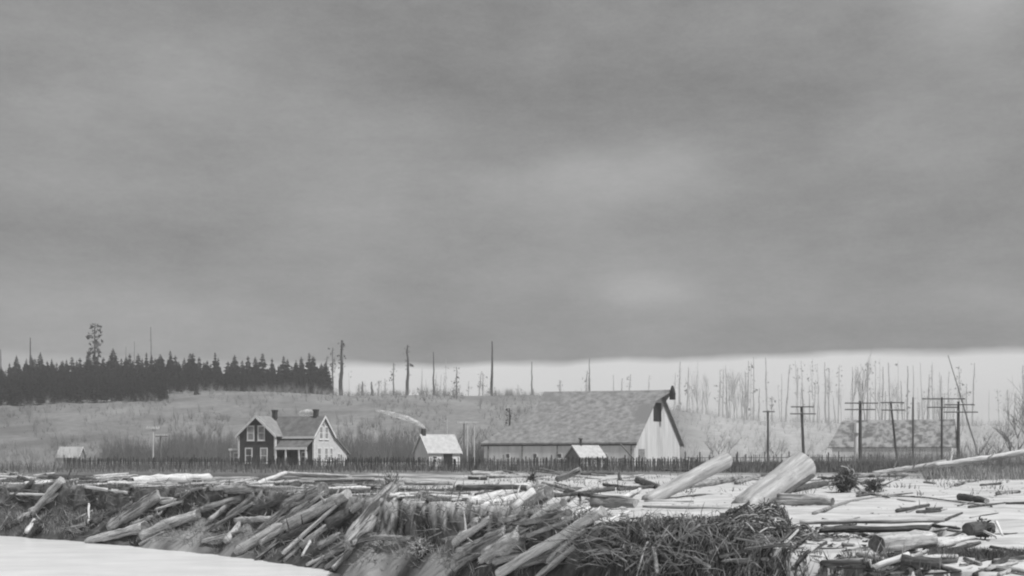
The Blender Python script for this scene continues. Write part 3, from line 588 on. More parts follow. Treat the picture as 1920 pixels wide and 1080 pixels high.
m_ = MB(); a0 = P(833, 790, 210)-q; a1 = P(843, 790, 210)-q; m_.tube([a0, a1], .05, 5); m_.build('crossbar', M['polep'], o)
# picket fence
def fence(ptsd, label, hmin, hmax, gap=.17, mk='fence', name='picket_fence', seglen=8., drop=.04, wv=(.11, .17)):
    q0 = on(*ptsd[0]); F_ = empty(name, q0, label=label, cat='fence'); rs = random.Random(3)
    pts = [on(*p) for p in ptsd]
    for a, b_ in zip(pts, pts[1:]):
        ln = (b_-a).length; n_ = max(1, int(ln/seglen))
        for k_ in range(n_):
            s = a.lerp(b_, k_/n_); e = a.lerp(b_, (k_+1)/n_); pk = MB(); dirv = (e-s).normalized(); x = 0.; L_ = (e-s).length
            while x < L_:
                if rs.random() > drop:
                    p = s+dirv*x; p.z = ground(p.x, p.y)-.1; hh = rs.uniform(hmin, hmax)*(1.15 if rs.random() < .08 else 1); w_ = rs.uniform(*wv); ln_ = Vector((rs.uniform(-.09, .09)+rs.choice((0,0,0,.15,-.15))*rs.random(), rs.uniform(-.05, .05), hh)); u = dirv*w_/2; nn = Vector((0, .04, 0))
                    p = p-q0; pk.ext([p-u, p+u, p+u*.8+ln_, p+ln_+Vector((0, 0, w_*.5)), p-u*.8+ln_], nn)
                x += gap*rs.uniform(.6, 1.4)
            pk.build('picket_panel', M[mk], F_)
            rl = MB()
            for hz_ in (.45, hmin*.8):
                rl.tube([s-q0+Vector((0, .08, hz_)), e-q0+Vector((0, .08, hz_+rs.uniform(-.05, .05)))], .05, 5)
            rl.build('rail', M[mk], F_)
            po = MB(); po.tube([s-q0+Vector((0, .12, -.2)), s-q0+Vector((rs.uniform(-.08, .08), .12, hmax*1.1))], .09, 6); po.build('post', M[mk], F_)
    return F_
fence([(120, 185), (430, 180), (640, 172), (900, 163), (1310, 160)], 'long dark fence of close ragged pickets running in front of the farm', 1.5, 1.95, gap=.13)
fence([(1312, 160), (1440, 168), (1660, 178)], 'taller weathered stake fence continuing right of the barn toward the poles', 1.4, 2.3, gap=.22, name='stake_fence', drop=.25)
fence([(1285, 195), (1480, 195), (1660, 205)], 'open rail fence with thin posts on the flat behind the telegraph poles', 2.2, 2.5, gap=1.9, name='rail_fence', wv=(.12, .16))
o = [x for x in scene.objects if x.name == 'rail_fence'][0]
fence([(655, 200), (720, 198), (800, 196)], 'low pale rail fence between the farmhouse and the cottage', .9, 1.2, gap=.25, mk='trim', name='yard_fence')
fence([(160, 215), (300, 215), (425, 215)], 'faint low pale fence behind the dark fence at the left', 1.0, 1.3, gap=.5, mk='roofp', name='pasture_fence')

# ------------------------------------------------------------ logs
labels_seen = {}
def log(p1, p2, w1, w2, label=None, mk='mid', d=None, bend=0., stubs=0, end='cut', group=None, name='log', lift=0., seed=None, jag=0, sides=18, cat='log', cutm=None, sag=0., wob=1.):
    """p1,p2 centre-line ends in photograph pixels, w1,w2 thickness there; distances come from the ground they rest on unless given"""
    rs = random.Random(seed if seed is not None else int(p1[0]*7+p1[1]*13+p2[0]))
    if d is None:
        d = (None, None)
        if group is None and lift == 0 and 840 < p1[0] < 1130 and p1[1] > 925: lift = .32
    dd = []
    for (p, w_, dv) in ((p1, w1, d[0]), (p2, w2, d[1])): dd.append(dv if dv else hit(p[0], p[1]+w_*.42))
    A = P(p1[0], p1[1], dd[0]); Bq = P(p2[0], p2[1], dd[1]); r1 = w1*dd[0]/F/2; r2 = w2*dd[1]/F/2
    v_ = Bq-A; ln = v_.length; o = empty(name, A) if False else None
    n_ = max(6, min(26, int(ln/.25))); mb = MB(); sd_ = rs.random()*50; pts = []; rad = []
    for i in range(n_+1):
        t_ = i/n_; b_ = math.sin(t_*math.pi)*bend*ln
        pts.append(Vector((ln*t_, .55*wob*r1*nz(t_*2.3, sd_), b_+.4*wob*r1*nz(t_*2.3, sd_+9)-sag*math.sin(t_*math.pi))))
        rad.append((r1+(r2-r1)*t_)*(1+wob*(.16*nz(t_*6, sd_+3)+.08*nz(t_*19, sd_+6))))
    mb.tube(pts, rad, sides, caps=True, jit=.24 if wob > .5 else .12, seed=sd_)
    mb_ring0 = mb.v[:sides]; mb_ring1 = mb.v[n_*sides:(n_+1)*sides]
    # ragged broken end
    if jag:
        c = pts[-1] if jag > 0 else pts[0]; sg = 1 if jag > 0 else -1; rr = rad[-1] if jag > 0 else rad[0]
        for k_ in range(9):
            a = rs.uniform(0, 6.28); q = rr*rs.uniform(.1, .85); c0 = c+Vector((-sg*rr*.4, math.cos(a)*q, math.sin(a)*q)); mb.tube([c0, c0+Vector((sg*rr*rs.uniform(.7, 2.2), rs.uniform(-.1, .1)*rr, rs.uniform(-.1, .1)*rr))], [rr*rs.uniform(.15, .32), rr*.03], 5)
    xax = v_.normalized(); zax = (Vector((0, 0, 1))-xax*xax.z); zax = zax.normalized() if zax.length > 1e-4 else Vector((1, 0, 0)); yax = zax.cross(xax)
    mw = Matrix((xax, yax, zax)).transposed().to_4x4(); mw.translation = A+Vector((0, 0, lift))
    ob = mb.build(name, M[mk], None, True); ob.matrix_world = mw
    lb = label or 'weathered driftwood'
    tag(ob, lb, cat, group)
    if end in ('cut', 'both', 'left') and not (jag and end == 'cut' and False):
        for (e_, c, rr, sg) in ((1, pts[-1], rad[-1], 1), (0, pts[0], rad[0], -1)):
            if end == 'cut' and e_ == 0: continue
            if end == 'left' and e_ == 1: continue
            if jag > 0 and e_ == 1 or jag < 0 and e_ == 0: continue
            ring = [Vector(q_) for q_ in (mb_ring1 if e_ else mb_ring0)]; cm = MB(); cm.ext([c+(q_-c)*.93+Vector((sg*-.01, 0, 0)) for q_ in ring], (sg*.022, 0, 0)); ch = cm.build('cut_end', M[cutm or rs.choice(('cut', 'cut', 'cutp'))], ob)
    for k_ in range(stubs):
        t_ = rs.uniform(.1, .9); i = int(t_*n_); a = rs.uniform(0, 3.14); rr = rad[i]; dv = Vector((rs.uniform(.3, .9), math.cos(a), math.sin(a))).normalized(); sb = MB(); l_ = rr*rs.uniform(1.6, 5)
        sb.tube([pts[i]+dv*rr*.5, pts[i]+dv*(rr+l_*.5), pts[i]+dv*(rr+l_)+Vector((0, 0, .1*l_))], [rr*.3, rr*.2, rr*.06], 6); sb.build('branch_stub', M[mk], ob)
    return ob
def roots(center, rad, n_, mk, parent, seed, thick=.035, up=1., dirv=None, flat=1., length=1.0, curl=.5, name='roots', core=0., shell=False):
    rs = random.Random(seed); mb = MB(); cen = Vector(center)
    for k_ in range(n_):
        if dirv is not None: d_ = (Vector(dirv).normalized()*1.0+Vector((rs.gauss(0, .75), rs.gauss(0, .75), rs.gauss(0, .75)))).normalized(); p = cen+d_*rad*rs.uniform(0, .3)
        else:
            o_ = Vector((rs.gauss(0, 1), rs.gauss(0, 1)*flat, rs.gauss(.25, .8)*up)).normalized(); p = cen+o_*rad*rs.uniform(.2, 1)*max(core, .35)*1.05; p.z = max(p.z, cen.z-rad*.55)
            tg = Vector((rs.gauss(0, 1), rs.gauss(0, .8), rs.gauss(0, .55))); d_ = (o_*rs.uniform(-.1, .9)+tg*rs.uniform(.3, .9)).normalized()
        l_ = rad*length*rs.uniform(.25, 1.0)*.8; pts = [p.copy()]; m__ = 7; r0 = thick*min(3.2, math.exp(rs.gauss(-.3, .55))); ax = Vector((rs.gauss(0, 1), rs.gauss(0, 1), rs.gauss(0, 1))).normalized(); tw = rs.gauss(0, curl*.8)
        for i in range(m__):
            d_ = (Matrix.Rotation(tw, 3, ax) @ d_+Vector((rs.gauss(0, curl*.5), rs.gauss(0, curl*.5), rs.gauss(0, curl*.5)-.03))).normalized(); 
            if shell:
                q_ = p-cen; q_ = Vector((q_.x, q_.y/max(flat, .3), q_.z)); nn = q_.normalized(); d_ = (d_-nn*d_.dot(nn)*.85+Vector((0, 0, -.12))).normalized()
                if q_.length > rad*.82: d_ = (d_-nn*.5).normalized()
            p = p+d_*l_/m__; pts.append(p.copy())
        mb.tube(pts, [r0*(1-.8*i/m__) for i in range(m__+1)], 5, caps=False)
    return mb.build(name, M[mk], parent, True)
def rootwad(px, py, d, rpx, label, mk='root', n_=90, thick=.04, seed=1, cat='root wad', flat=.7, up=.8, curl=.5, core=.55, twk='twigd', length=1., shell=False):
    c = P(px, py, d); r = rpx*d/F; o = empty('root_wad', (c.x, c.y, ground(c.x, c.y)), label=label, cat=cat); c0 = Vector((0, 0, c.z-ground(c.x, c.y)))
    mb = MB(); rs = random.Random(seed); nu, nv = 16, 10; vs_ = []
    for i in range(nv+1):
        for j in range(nu):
            th = math.pi*i/nv; ph = 2*math.pi*j/nu; q = Vector((math.sin(th)*math.cos(ph), math.sin(th)*math.sin(ph)*flat, math.cos(th)*.8)); q *= r*core*(1+.55*nz(q.x*2.2+seed, q.y*2.2, q.z*2.2)); vs_.append(c0+q)
    mb.add(vs_, [(i*nu+j, i*nu+(j+1) % nu, (i+1)*nu+(j+1) % nu, (i+1)*nu+j) for i in range(nv) for j in range(nu)])
    mb.build('earth_core', M['dark'], o, True)
    roots(c0, r, n_, mk, o, seed, thick, up, None, flat, length, curl, 'roots', core, shell); roots(c0, r*.95, n_*2, twk, o, seed+5, thick*.5, up, None, flat, length, curl*1.2, 'rootlets', core, shell)
    roots(c0, r, max(4, n_//9), 'pale', o, seed+9, thick*1.1, up, None, flat, length*1.2, curl*.7, 'pale_roots', core, shell)
    return o
LG = log
# ---- big landmarks, right of centre
LG((1212, 940), (1362, 862), 25, 30, 'long pale log tilted up to the right, left of the thick tilted log', 'tiltlog', d=(56.5, 60), end='cut', seed=4, cutm='cut', wob=.15)
LG((1392, 958), (1503, 874), 54, 55, 'thickest pale log, tilted steeply up to the right on the silt', 'tiltlog', d=(51, 55), end='cut', seed=9, cutm='cut', sides=26, wob=.15)
LG((1442, 948), (1524, 892), 9, 9, 'dark split slab standing in for the shaded underside of the thickest tilted log', 'dark', d=(50.9, 53.4), seed=5)  # dark strip added as the shade under the log
LG((1272, 914), (1388, 897), 15, 12, 'dark log lying behind the long pale tilted log', 'mid', seed=3)
LG((1383, 905), (1422, 893), 9, 9, 'short dark log between the two tilted logs', 'mid')
LG((1194, 900), (1236, 914), 13, 9, 'short dark pointed log left of the long pale tilted log', 'dark', jag=-1)
LG((1460, 936), (1562, 940), 24, 18, 'half-buried grey log right of the thickest tilted log', 'pale', seed=8)
LG((1486, 918), (1550, 906), 13, 11, 'dark log end behind the thickest tilted log', 'dark')
LG((1752, 873), (1945, 845), 11, 13, 'bleached trunk reaching to the right picture edge below the poles', 'bright', d=(112, 110), seed=2, stubs=5)
LG((1636, 888), (1775, 868), 9, 12, 'bleached trunk continuing left from the one at the right picture edge', 'pale', d=(114, 113), seed=22, stubs=5)
LG((1598, 893), (1700, 890), 9, 7, 'dark pole continuing left from the bleached trunk at right', 'mid', seed=6)
LG((1740, 897), (1800, 885), 8, 9, 'dark pole under the bleached trunk at right', 'dark', seed=16)
LG((1500, 981), (1770, 977), 9, 8, 'long straight pale pole spanning the dark hollow in the silt', 'pale', d=(34.2, 34.2), seed=7, lift=.03)
LG((1530, 994), (1740, 990), 13, 11, 'dark log shape added as shade in the hollow under the long straight pole', 'dark', d=(33.4, 33.4), seed=17)  # dark shape added to give the hollow its shade
LG((1643, 1030), (1745, 1020), 36, 33, 'stout pale log with dark broken left end near the lower right', 'pale', d=(23.6, 24.8), end='left', jag=0, lift=.12, seed=12, cutm='cut', sides=24)
LG((1745, 1019), (1826, 1008), 24, 6, 'tapering pale spike running right from the stout broken log', 'bright', d=(25.2, 27), seed=13)
LG((1800, 932), (1850, 939), 14, 10, 'small dark log alone on the silt at right', 'dark', seed=3)
LG((1886, 944), (1935, 944), 6, 6, 'thin dark pole cut by the right picture edge', 'dark')
LG((1858, 1064), (1935, 1076), 13, 15, 'dark-sided log in the lower right corner', 'pale', seed=30)
LG((1690, 1052), (1762, 1060), 26, 26, 'rotten black log under the stout broken log', 'dark', d=(21.6, 21.2), seed=31)
LG((1640, 1062), (1705, 1040), 10, 12, 'pale splintered slab left of the rotten black log', 'bright', d=(21.6, 21.6), jag=-1, seed=33)
LG((1205, 950), (1368, 953), 5, 5, 'thin pole-shaped shadow line on the silt below the long pale tilted log', 'mid', seed=1)  # shadow line at a low step in the silt, modelled as a strip
LG((1208, 940), (1300, 941), 4, 4, 'thinner grey shadow line parallel above the longer one', 'mid', seed=2)  # second painted shadow line on the silt
# arched pole
def curve_thing(pxs, wpx, label, mk='mid', name='bent_pole', group=None, cat='pole'):
    pts = []
    for i, (x_, y_) in enumerate(pxs): dd = hit(x_, y_+wpx*.5); pts.append(P(x_, y_, dd-.0))
    q = pts[0].copy(); m_ = MB(); fine = []
    for i in range(len(pts)-1):
        for k_ in range(4): fine.append(pts[i].lerp(pts[i+1], k_/4)-q)
    fine.append(pts[-1]-q); n_ = len(fine); fine = [fine[0]]+[(fine[i-1]+fine[i]*2+fine[i+1])/4 for i in range(1, n_-1)]+[fine[-1]]
    r = wpx*pts[len(pts)//2].y/F/2; m_.tube(fine, [r*(1.2-.8*i/n_) for i in range(n_)], 7, jit=.2); o = m_.build(name, M[mk], None, True); o.location = q; return tag(o, label, cat, group)
curve_thing([(1526, 963), (1562, 950), (1600, 938), (1666, 929), (1730, 932), (1790, 940), (1860, 949)], 4.5, 'slender arched pole curving across the silt at right', 'mid')
curve_thing([(1530, 990), (1570, 995), (1620, 1003), (1680, 1018)], 4, 'curved root trailing right from the big tangled mound', 'twig', 'bent_root', cat='root')
# stump with two dark round ends
o = rootwad(1846, 992, 29.5, 24, 'dark burnt stump with short roots at the right edge of the silt', 'dark', 30, .05, 77, 'stump', core=.8)
LG((1815, 992), (1850, 990), 26, 24, 'short black log stub left of the burnt stump', 'dark', d=(29.2, 29.6), end='both', seed=41)
LG((1880, 1004), (1868, 978), 4, 6, 'pale root propped on the burnt stump', 'bright', d=(28.6, 29.0), seed=42)
LG((1868, 1006), (1845, 996), 5, 4, 'pale splinter lying in front of the burnt stump', 'bright', d=(28.3, 28.6), seed=43)
rootwad(1585, 903, 66, 42, 'dark bristling root ball upright on the silt right of the thickest log', 'root', 150, .04, 21, flat=.8, up=1.1, curl=.6, core=.4, length=1.25)
rootwad(1640, 912, 66, 28, 'lower grey root clump adjoining the dark bristling root ball', 'twigd', 80, .03, 22, flat=.8, up=.6, core=.25, length=1.5, curl=.6)
rootwad(998, 896, 86, 16, 'small dark root clump in front of the fence near the barn', 'dark', 30, .05, 23, core=.35, length=1.6)
# ---- centre pile
LG((862, 1060), (952, 1014), 34, 30, 'thick round log with dark underside low in the centre pile', 'mid', seed=51)
LG((893, 1000), (1030, 940), 30, 27, 'big battered log slanting up right in the centre pile', 'pale', seed=52, stubs=2)
LG((962, 952), (1000, 920), 12, 14, 'short sawn stub on top of the big battered log', 'bright', d=(43.5, 44), seed=53)
LG((1000, 990), (1056, 961), 14, 15, 'short pale log above the broken-ended log', 'bright', seed=54)
LG((968, 1002), (1066, 979), 12, 14, 'grey log crossing below the short pale log', 'mid', seed=55)
LG((912, 1062), (982, 1020), 30, 44, 'broken-ended log with a bright splintered face in the centre pile', 'pale', seed=56, jag=1)
LG((936, 1092), (1130, 977), 17, 20, 'long straight bright pole slanting out of the bottom edge', 'bright', seed=57)
LG((985, 1052), (1112, 970), 22, 20, 'grey log just above the long straight bright pole', 'mid', seed=58, lift=-.05)
LG((1112, 957), (1192, 962), 24, 18, 'short thick dark-ended log at the right of the centre pile', 'mid', end='both', seed=59)
LG((852, 914), (1022, 910), 8, 7, 'long thin grey pole lying level above the centre pile', 'mid', seed=60)
LG((856, 926), (988, 927), 10, 9, 'dark level pole under the long thin grey pole', 'dark', seed=61)
LG((1018, 908), (1182, 944), 8, 6, 'grey pole sloping down right from the long thin pole', 'mid', seed=62)
LG((1022, 922), (1140, 942), 7, 6, 'lower of the two grey poles sloping down right above the pile', 'pale', seed=63)
LG((1060, 936), (1196, 956), 8, 7, 'dark pole sloping down to the thick dark-ended log', 'dark', seed=64)
LG((1040, 944), (1150, 930), 7, 8, 'bark-covered pole crossing the two sloping poles', 'dark', seed=65)
LG((1044, 900), (1088, 880), 11, 12, 'short grey log tilted up right in front of the barn', 'mid', d=(84, 83), seed=66)
LG((885, 887), (942, 886), 8, 7, 'pale log lying level in front of the cottage', 'pale', seed=67)
LG((880, 896), (915, 898), 7, 6, 'small dark log below the level pale log', 'dark', seed=68)
LG((1090, 888), (1150, 887), 6, 7, 'dark log behind the tiny pointed stump', 'dark', seed=69)
LG((1240, 882), (1300, 883), 5, 5, 'dark pole at the fence foot left of the long pale tilted log', 'dark', seed=70)
LG((1162, 903), (1161, 884), 9, 2, 'tiny dark pointed stump standing on the silt right of the barn shed', 'dark', d=(96, 96), seed=71, cat='stump', name='stump')
# ---- left centre pile
LG((652, 1026), (736, 926), 20, 28, 'great leaning trunk with spread roots on top, centre left', 'mid', d=(54.5, 58.5), seed=80, sides=24, lift=.3)
LG((652, 1022), (700, 972), 24, 20, 'split lower length of trunk beside the great leaning trunk', 'mid', d=(54, 56), seed=81, jag=1)
LG((530, 1046), (646, 944), 8, 7, 'straight bright pole, thinnest long one, left of the great leaning trunk', 'bright', seed=82, lift=.25)
LG((567, 1046), (588, 1006), 5, 5, 'short thin bright stick leaning below the straight bright pole', 'bright', seed=83, lift=.1)
LG((442, 1034), (536, 982), 20, 17, 'pale-topped log with dark end reaching the water', 'pale', seed=84, end='left', cutm='cut')
LG((540, 990), (652, 930), 25, 20, 'broad ragged pale log above the straight bright pole', 'pale', seed=85, stubs=2, lift=.1)
LG((540, 948), (606, 918), 22, 26, 'thick dark-barked log with round sawn end turned up right', 'mid', seed=86)
LG((470, 1010), (560, 965), 14, 14, 'grey log between the pale-topped log and the broad ragged log', 'mid', seed=87)
LG((618, 992), (662, 966), 28, 24, 'stubby dark log right of the straight bright pole', 'dark', seed=88, lift=.2)
LG((470, 960), (560, 925), 14, 10, 'dark-barked log slanting above the grey log', 'dark', seed=89)
LG((424, 918), (488, 919), 15, 14, 'short level dark-ended log at the bank crest', 'mid', seed=90, end='both')
LG((482, 907), (536, 887), 8, 9, 'bright slanting pole on the crest right of the dark-ended log', 'bright', seed=91, d=(79, 92))
LG((536, 888), (656, 894), 8, 8, 'long bright level pole in front of the farmhouse porch', 'bright', seed=92)
LG((560, 900), (702, 899), 7, 7, 'grey level pole below the bright level pole', 'mid', seed=93)
LG((612, 918), (720, 914), 8, 8, 'bright level plank left of the spread roots', 'bright', seed=94)
LG((745, 936), (878, 934), 7, 6, 'pale level pole right of the spread roots', 'bright', seed=95, lift=.1)
LG((760, 905), (850, 906), 8, 8, 'pale level log behind the spread roots', 'pale', seed=96)
LG((770, 921), (900, 917), 7, 7, 'dark level pole right of the spread roots', 'dark', seed=97)
LG((610, 1046), (772, 1012), 10, 12, 'curving dull log at the foot of the bank right of the leaning trunk', 'mid', seed=98, bend=.06)
# ---- left bank
LG((246, 902), (392, 896), 17, 18, 'long smooth pale log lying level on the crest at left', 'bright', seed=100, end='both', cutm='mid')
LG((48, 907), (96, 903), 9, 8, 'short pale log level on the crest at far left', 'bright', seed=101)
LG((60, 968), (117, 905), 12, 17, 'pale trunk toppling down the bank at far left', 'pale', seed=102, lift=.2)
LG((50, 1003), (66, 978), 9, 8, 'pale broken stake standing in the water at far left', 'bright', seed=103, lift=.15)
LG((0, 915), (72, 923), 9, 7, 'dark log on the crest at the left picture edge', 'dark', seed=104)
LG((18, 928), (96, 931), 5, 5, 'thin pale pole hanging over the bank at far left', 'bright', seed=105, lift=.1)
LG((268, 1008), (372, 968), 20, 18, 'smooth grey log sloping up from the water, centre of the left bank', 'pale', seed=106, lift=.15)
LG((362, 962), (458, 938), 14, 15, 'log continuing up right from the smooth grey log', 'mid', seed=107, lift=.15)
LG((164, 1020), (272, 992), 12, 22, 'tapered log lying half in the water below the left bank', 'pale', seed=108, lift=.15, end='both')
LG((382, 1002), (476, 946), 6, 7, 'thin grey pole slanting on the bank left of the pale-topped log', 'mid', seed=109, lift=.1)
LG((160, 913), (242, 924), 6, 7, 'thin pale pole sloping down right on the left crest', 'bright', seed=110)
LG((245, 932), (330, 936), 6, 6, 'thin pale pole level just under the left crest', 'pale', seed=111)
LG((290, 962), (345, 945), 5, 5, 'thin bright forked stick above the smooth grey log', 'bright', seed=112, lift=.2, stubs=3)
LG((205, 990), (300, 925), 30, 22, 'broad mud-covered trunk sloping down the left bank', 'mid', seed=113, lift=-.1)
LG((300, 942), (430, 928), 8, 8, 'pale crest log above the smooth grey log', 'pale', seed=114)
LG((166, 985), (167, 942), 4, 4, 'pale stake standing upright against the dark bank', 'bright', seed=115, lift=.1, cat='stake')
rootwad(75, 984, hit(75, 1000), 20, 'dark root ball at the foot of the toppled trunk at far left', 'root', 60, .05, 120)
# spread roots on top of leaning trunk
c = P(732, 912, 58.8); o = empty('root_wad', c, label='pale spread roots standing up at the head of the great leaning trunk', cat='root wad')
roots((0, 0, -.2), 1.15, 46, 'pale', o, 130, .06, 1., (.1, 0, 1), 1., 1., .3); roots((0, 0, -.1), 1.2, 70, 'twig', o, 131, .03, 1., (.1, 0, .8), 1., 1.1, .5, 'rootlets')
rootwad(790, 1030, hit(790, 1050), 34, 'pale splintered roots at the bank foot left of the thick round log', 'pale', 60, .06, 133, twk='twig', core=.4)
rootwad(905, 975, hit(905, 990), 18, 'pale splintered wood beside the big battered log', 'bright', 40, .05, 134, twk='twig', core=.3)
# ---- the great root mound, lower right of centre
def rootmass(px0, px1, d0, d1, label, n_, mk, seed, thick=.02, twk='twigd'):
    rs = random.Random(seed); pc = (px0+px1)/2; dc = (d0+d1)/2; q0 = on(pc, dc); o = empty('root_mass', q0, label=label, cat='root tangle')
    for (nm, m_k, cnt, th, lift_, ln) in (('roots', mk, n_, thick, .22, (.4, 1.7)), ('rootlets', twk, int(n_*2.2), thick*.45, .3, (.3, 1.2)), ('pale_roots', 'pale', n_//8, thick*.9, .28, (.5, 1.6))):
        mb = MB()
        for k_ in range(cnt):
            px_ = min(px1+15, max(px0-15, rs.gauss(pc, (px1-px0)*.32))); d_ = rs.uniform(d0, d1); x_ = (px_-960)/F*d_; y_ = d_; a = rs.gauss(-1.9, 1.7); tw = rs.gauss(0, .22); l_ = rs.uniform(*ln); m__ = 8; off = lift_*rs.random()**2*.9*(1.4 if rs.random() < .1 else 1); r0 = th*math.exp(rs.gauss(-.1, .5)); pts = []; ph = rs.uniform(.5, 3)
            for i in range(m__+1):
                pts.append(Vector((x_, y_, ground(x_, y_)+off*math.sin(ph+i*.45)+.02))-q0); a += tw+rs.gauss(0, .38); x_ += math.cos(a)*l_/m__; y_ += math.sin(a)*l_/m__
            for i in range(1, m__): pts[i] = (pts[i-1]+pts[i]*2+pts[i+1])/4
            mb.tube(pts, [r0*(1-.75*i/m__) for i in range(m__+1)], 5, caps=False)
        mb.build(nm, M[m_k], o, True)
rootmass(1380, 1510, 27.5, 32.5, 'highest mound of matted roots below the thickest tilted log', 620, 'twig', 140, .02)
rootmass(1290, 1390, 25.5, 32.5, 'middle slope of matted roots left of the highest root mound', 520, 'root', 141, .022)
rootmass(1190, 1300, 26, 34, 'broad dark slope of matted roots above the bottom edge', 520, 'root', 142, .022)
rootmass(1110, 1200, 28, 36, 'dark weedy root heap right of the long bright pole', 360, 'twigd', 143, .02)
rootmass(1500, 1600, 28.3, 31.5, 'fringe of trailing roots at the right foot of the highest mound', 170, 'twig', 144, .015)
rootmass(1330, 1460, 22.5, 26, 'lowest tangle of roots at the bottom edge under the root mound', 420, 'twigd', 145, .02, 'twig')
curve_thing([(1196, 1080), (1204, 1040), (1200, 1010), (1215, 990)], 4.5, 'pale root standing upright in the dark tangle', 'bright', 'bent_root', cat='root')

# scattered small driftwood along the crest and the bank: individuals in one group
sc_m = [0]
def scatter(n_, xr, fn, ang, lenr, wr, mk, label, group, lift=0.):
    for k_ in range(n_):
        x_ = rnd.uniform(*xr); y0, y1 = fn(x_); y_ = rnd.uniform(y0, y1); a = R(rnd.gauss(*ang)); l_ = rnd.uniform(*lenr); w_ = rnd.uniform(*wr)
        mk_ = rnd.choice(mk); tone = dict(mid='grey', pale='pale', bright='bleached', dark='dark')[mk_]
        LG((x_-l_/2*math.cos(a), y_+l_/2*math.sin(a)), (x_+l_/2*math.cos(a), y_-l_/2*math.sin(a)), w_, w_*rnd.uniform(.6, 1), tone+' '+label, mk_, group=tone+' '+group, lift=lift, seed=1000+k_+int(x_)*3, sides=9, name='driftwood_pole', cat='driftwood', end='cut' if w_ > 6 else 'none', jag=rnd.choice((0, 0, 1, -1)) if w_ > 6 else 0, stubs=rnd.choice((0, 0, 1, 2)))
def crest(x_): e = HOR+F*CAMZ/interp(EDGE, x_); return (e-20, e-1)
def face(x_): e = HOR+F*CAMZ/interp(EDGE, x_); return (e+4, min(1068, HOR+F*5.4/interp(BASE, x_)-8))
scatter(84, (0, 880), crest, (2, 5), (25, 130), (2.5, 9.5), ('mid', 'pale', 'bright', 'dark'), 'small weathered pole lying level in the jam on the left bank crest', 'small level poles on the left bank crest', .05)
scatter(20, (0, 400), face, (32, 9), (20, 75), (2.5, 15), ('mid', 'pale', 'dark'), 'small slanting driftwood pole on the slope of the left bank', 'small slanting poles on the left bank', .1)
scatter(38, (400, 730), face, (34, 9), (25, 100), (4, 17), ('mid', 'mid', 'pale', 'dark', 'pale'), 'slanting driftwood pole in the pile between the pale-topped log and the great trunk', 'slanting poles of the left centre pile', .1)
scatter(34, (840, 1180), lambda x_: (925, 1068), (26, 11), (30, 120), (5, 20), ('mid', 'pale', 'pale', 'dark', 'bright'), 'slanting driftwood pole in the centre pile', 'slanting poles of the centre pile', .08)
scatter(26, (860, 1250), lambda x_: (884, 925), (-4, 9), (20, 90), (2.5, 7), ('mid', 'pale', 'dark'), 'small pole lying on the silt in front of the barn', 'small poles on the silt before the barn', .02)
scatter(44, (1560, 1920), lambda x_: (1042, 1078), (5, 20), (15, 80), (3, 14), ('pale', 'dark', 'mid', 'dark'), 'small broken stick in the lower right corner', 'broken sticks in the lower right corner', .02)
scatter(14, (1380, 1700), lambda x_: (876, 905), (3, 6), (20, 70), (3, 6), ('mid', 'pale', 'dark'), 'small level pole on the far edge of the silt near the telegraph poles', 'small poles on the far silt', .02)

scatter(26, (1130, 1520), lambda x_: (1000, 1074), (30, 32), (25, 90), (3, 9), ('mid', 'pale', 'dark', 'mid'), 'broken pole lying in the matted roots of the great mound', 'broken poles in the great root mound', .15)
scatter(48, (1560, 1910), lambda x_: (890, 1035), (3, 9), (12, 70), (2, 8), ('mid', 'dark', 'pale', 'dark'), 'small stick lying alone on the open silt at right', 'small sticks on the open silt at right', 0)
# ------------------------------------------------------------ ground cover (uncountable)
def blades(n_, fn, hr, wr, mk, label, name='dry_grass', tilt=.35):
    mb = MB(); rs = random.Random(n_)
    for k_ in range(n_):
        r_ = fn(rs)
        if r_ is None: continue
        px_, d = r_; q = on(px_, d); h = rs.uniform(*hr); w_ = rs.uniform(*wr); a = rs.uniform(0, 3.14); u = Vector((math.cos(a)*w_, math.sin(a)*w_, 0)); t1 = Vector((rs.gauss(0, tilt)*h, rs.gauss(0, tilt)*h, h))
        mb.add([q-u, q+u, q+t1*.55+u*.7+Vector((0, 0, h*.1)), q+t1, q+t1*.55-u*.7+Vector((0, 0, h*.1))], [(0, 1, 2, 3, 4)])
    return tag(mb.build(name, M[mk]), label, 'grass', kind='stuff')
def bankf(rs):
    px_ = rs.uniform(-40, 1700); e = interp(EDGE, px_); b_ = interp(BASE, px_); t_ = rs.uniform(-.12, .92)
    if nz(px_*.012, t_*2, 41) < -.1 or (px_ > 1380 and t_ < .1): return None
    return px_, e-(e-b_)*t_
blades(6500, bankf, (.08, .38), (.008, .018), 'grass', 'dark dry grass and weeds clinging to the river bank slope')
blades(5000, bankf, (.15, .5), (.008, .018), 'grassp', 'pale dead stems among the weeds of the river bank slope', 'dead_stems')
def lowr(rs):
    px_ = rs.uniform(1480, 1960); return px_, rs.uniform(interp(BASE, px_)+1, interp(EDGE, px_)-.15)
blades(2600, lowr, (.05, .2), (.005, .012), 'grass', 'dark weeds below the silt ledge in the lower right corner', 'weeds')
def crestf(rs):
    px_ = rs.uniform(-40, 900); d = interp(EDGE, px_)+abs(rs.gauss(0, 1))*14
    return (px_, d) if nz(px_*.015, d*.1, 51) > -.1 else None
blades(8000, crestf, (.08, .3), (.012, .03), 'grass', 'trampled dark grass among the logs on the left bank crest', 'crest_grass')
def fencef(rs):
    px_ = rs.choice((rs.uniform(0, 1320), rs.uniform(1300, 1720), rs.uniform(1300, 1960))); return px_, rs.uniform(142, 182)
blades(15000, fencef, (.4, 1.5), (.02, .05), 'grass', 'tall dark weeds growing along the fence line', 'fence_weeds', .15)
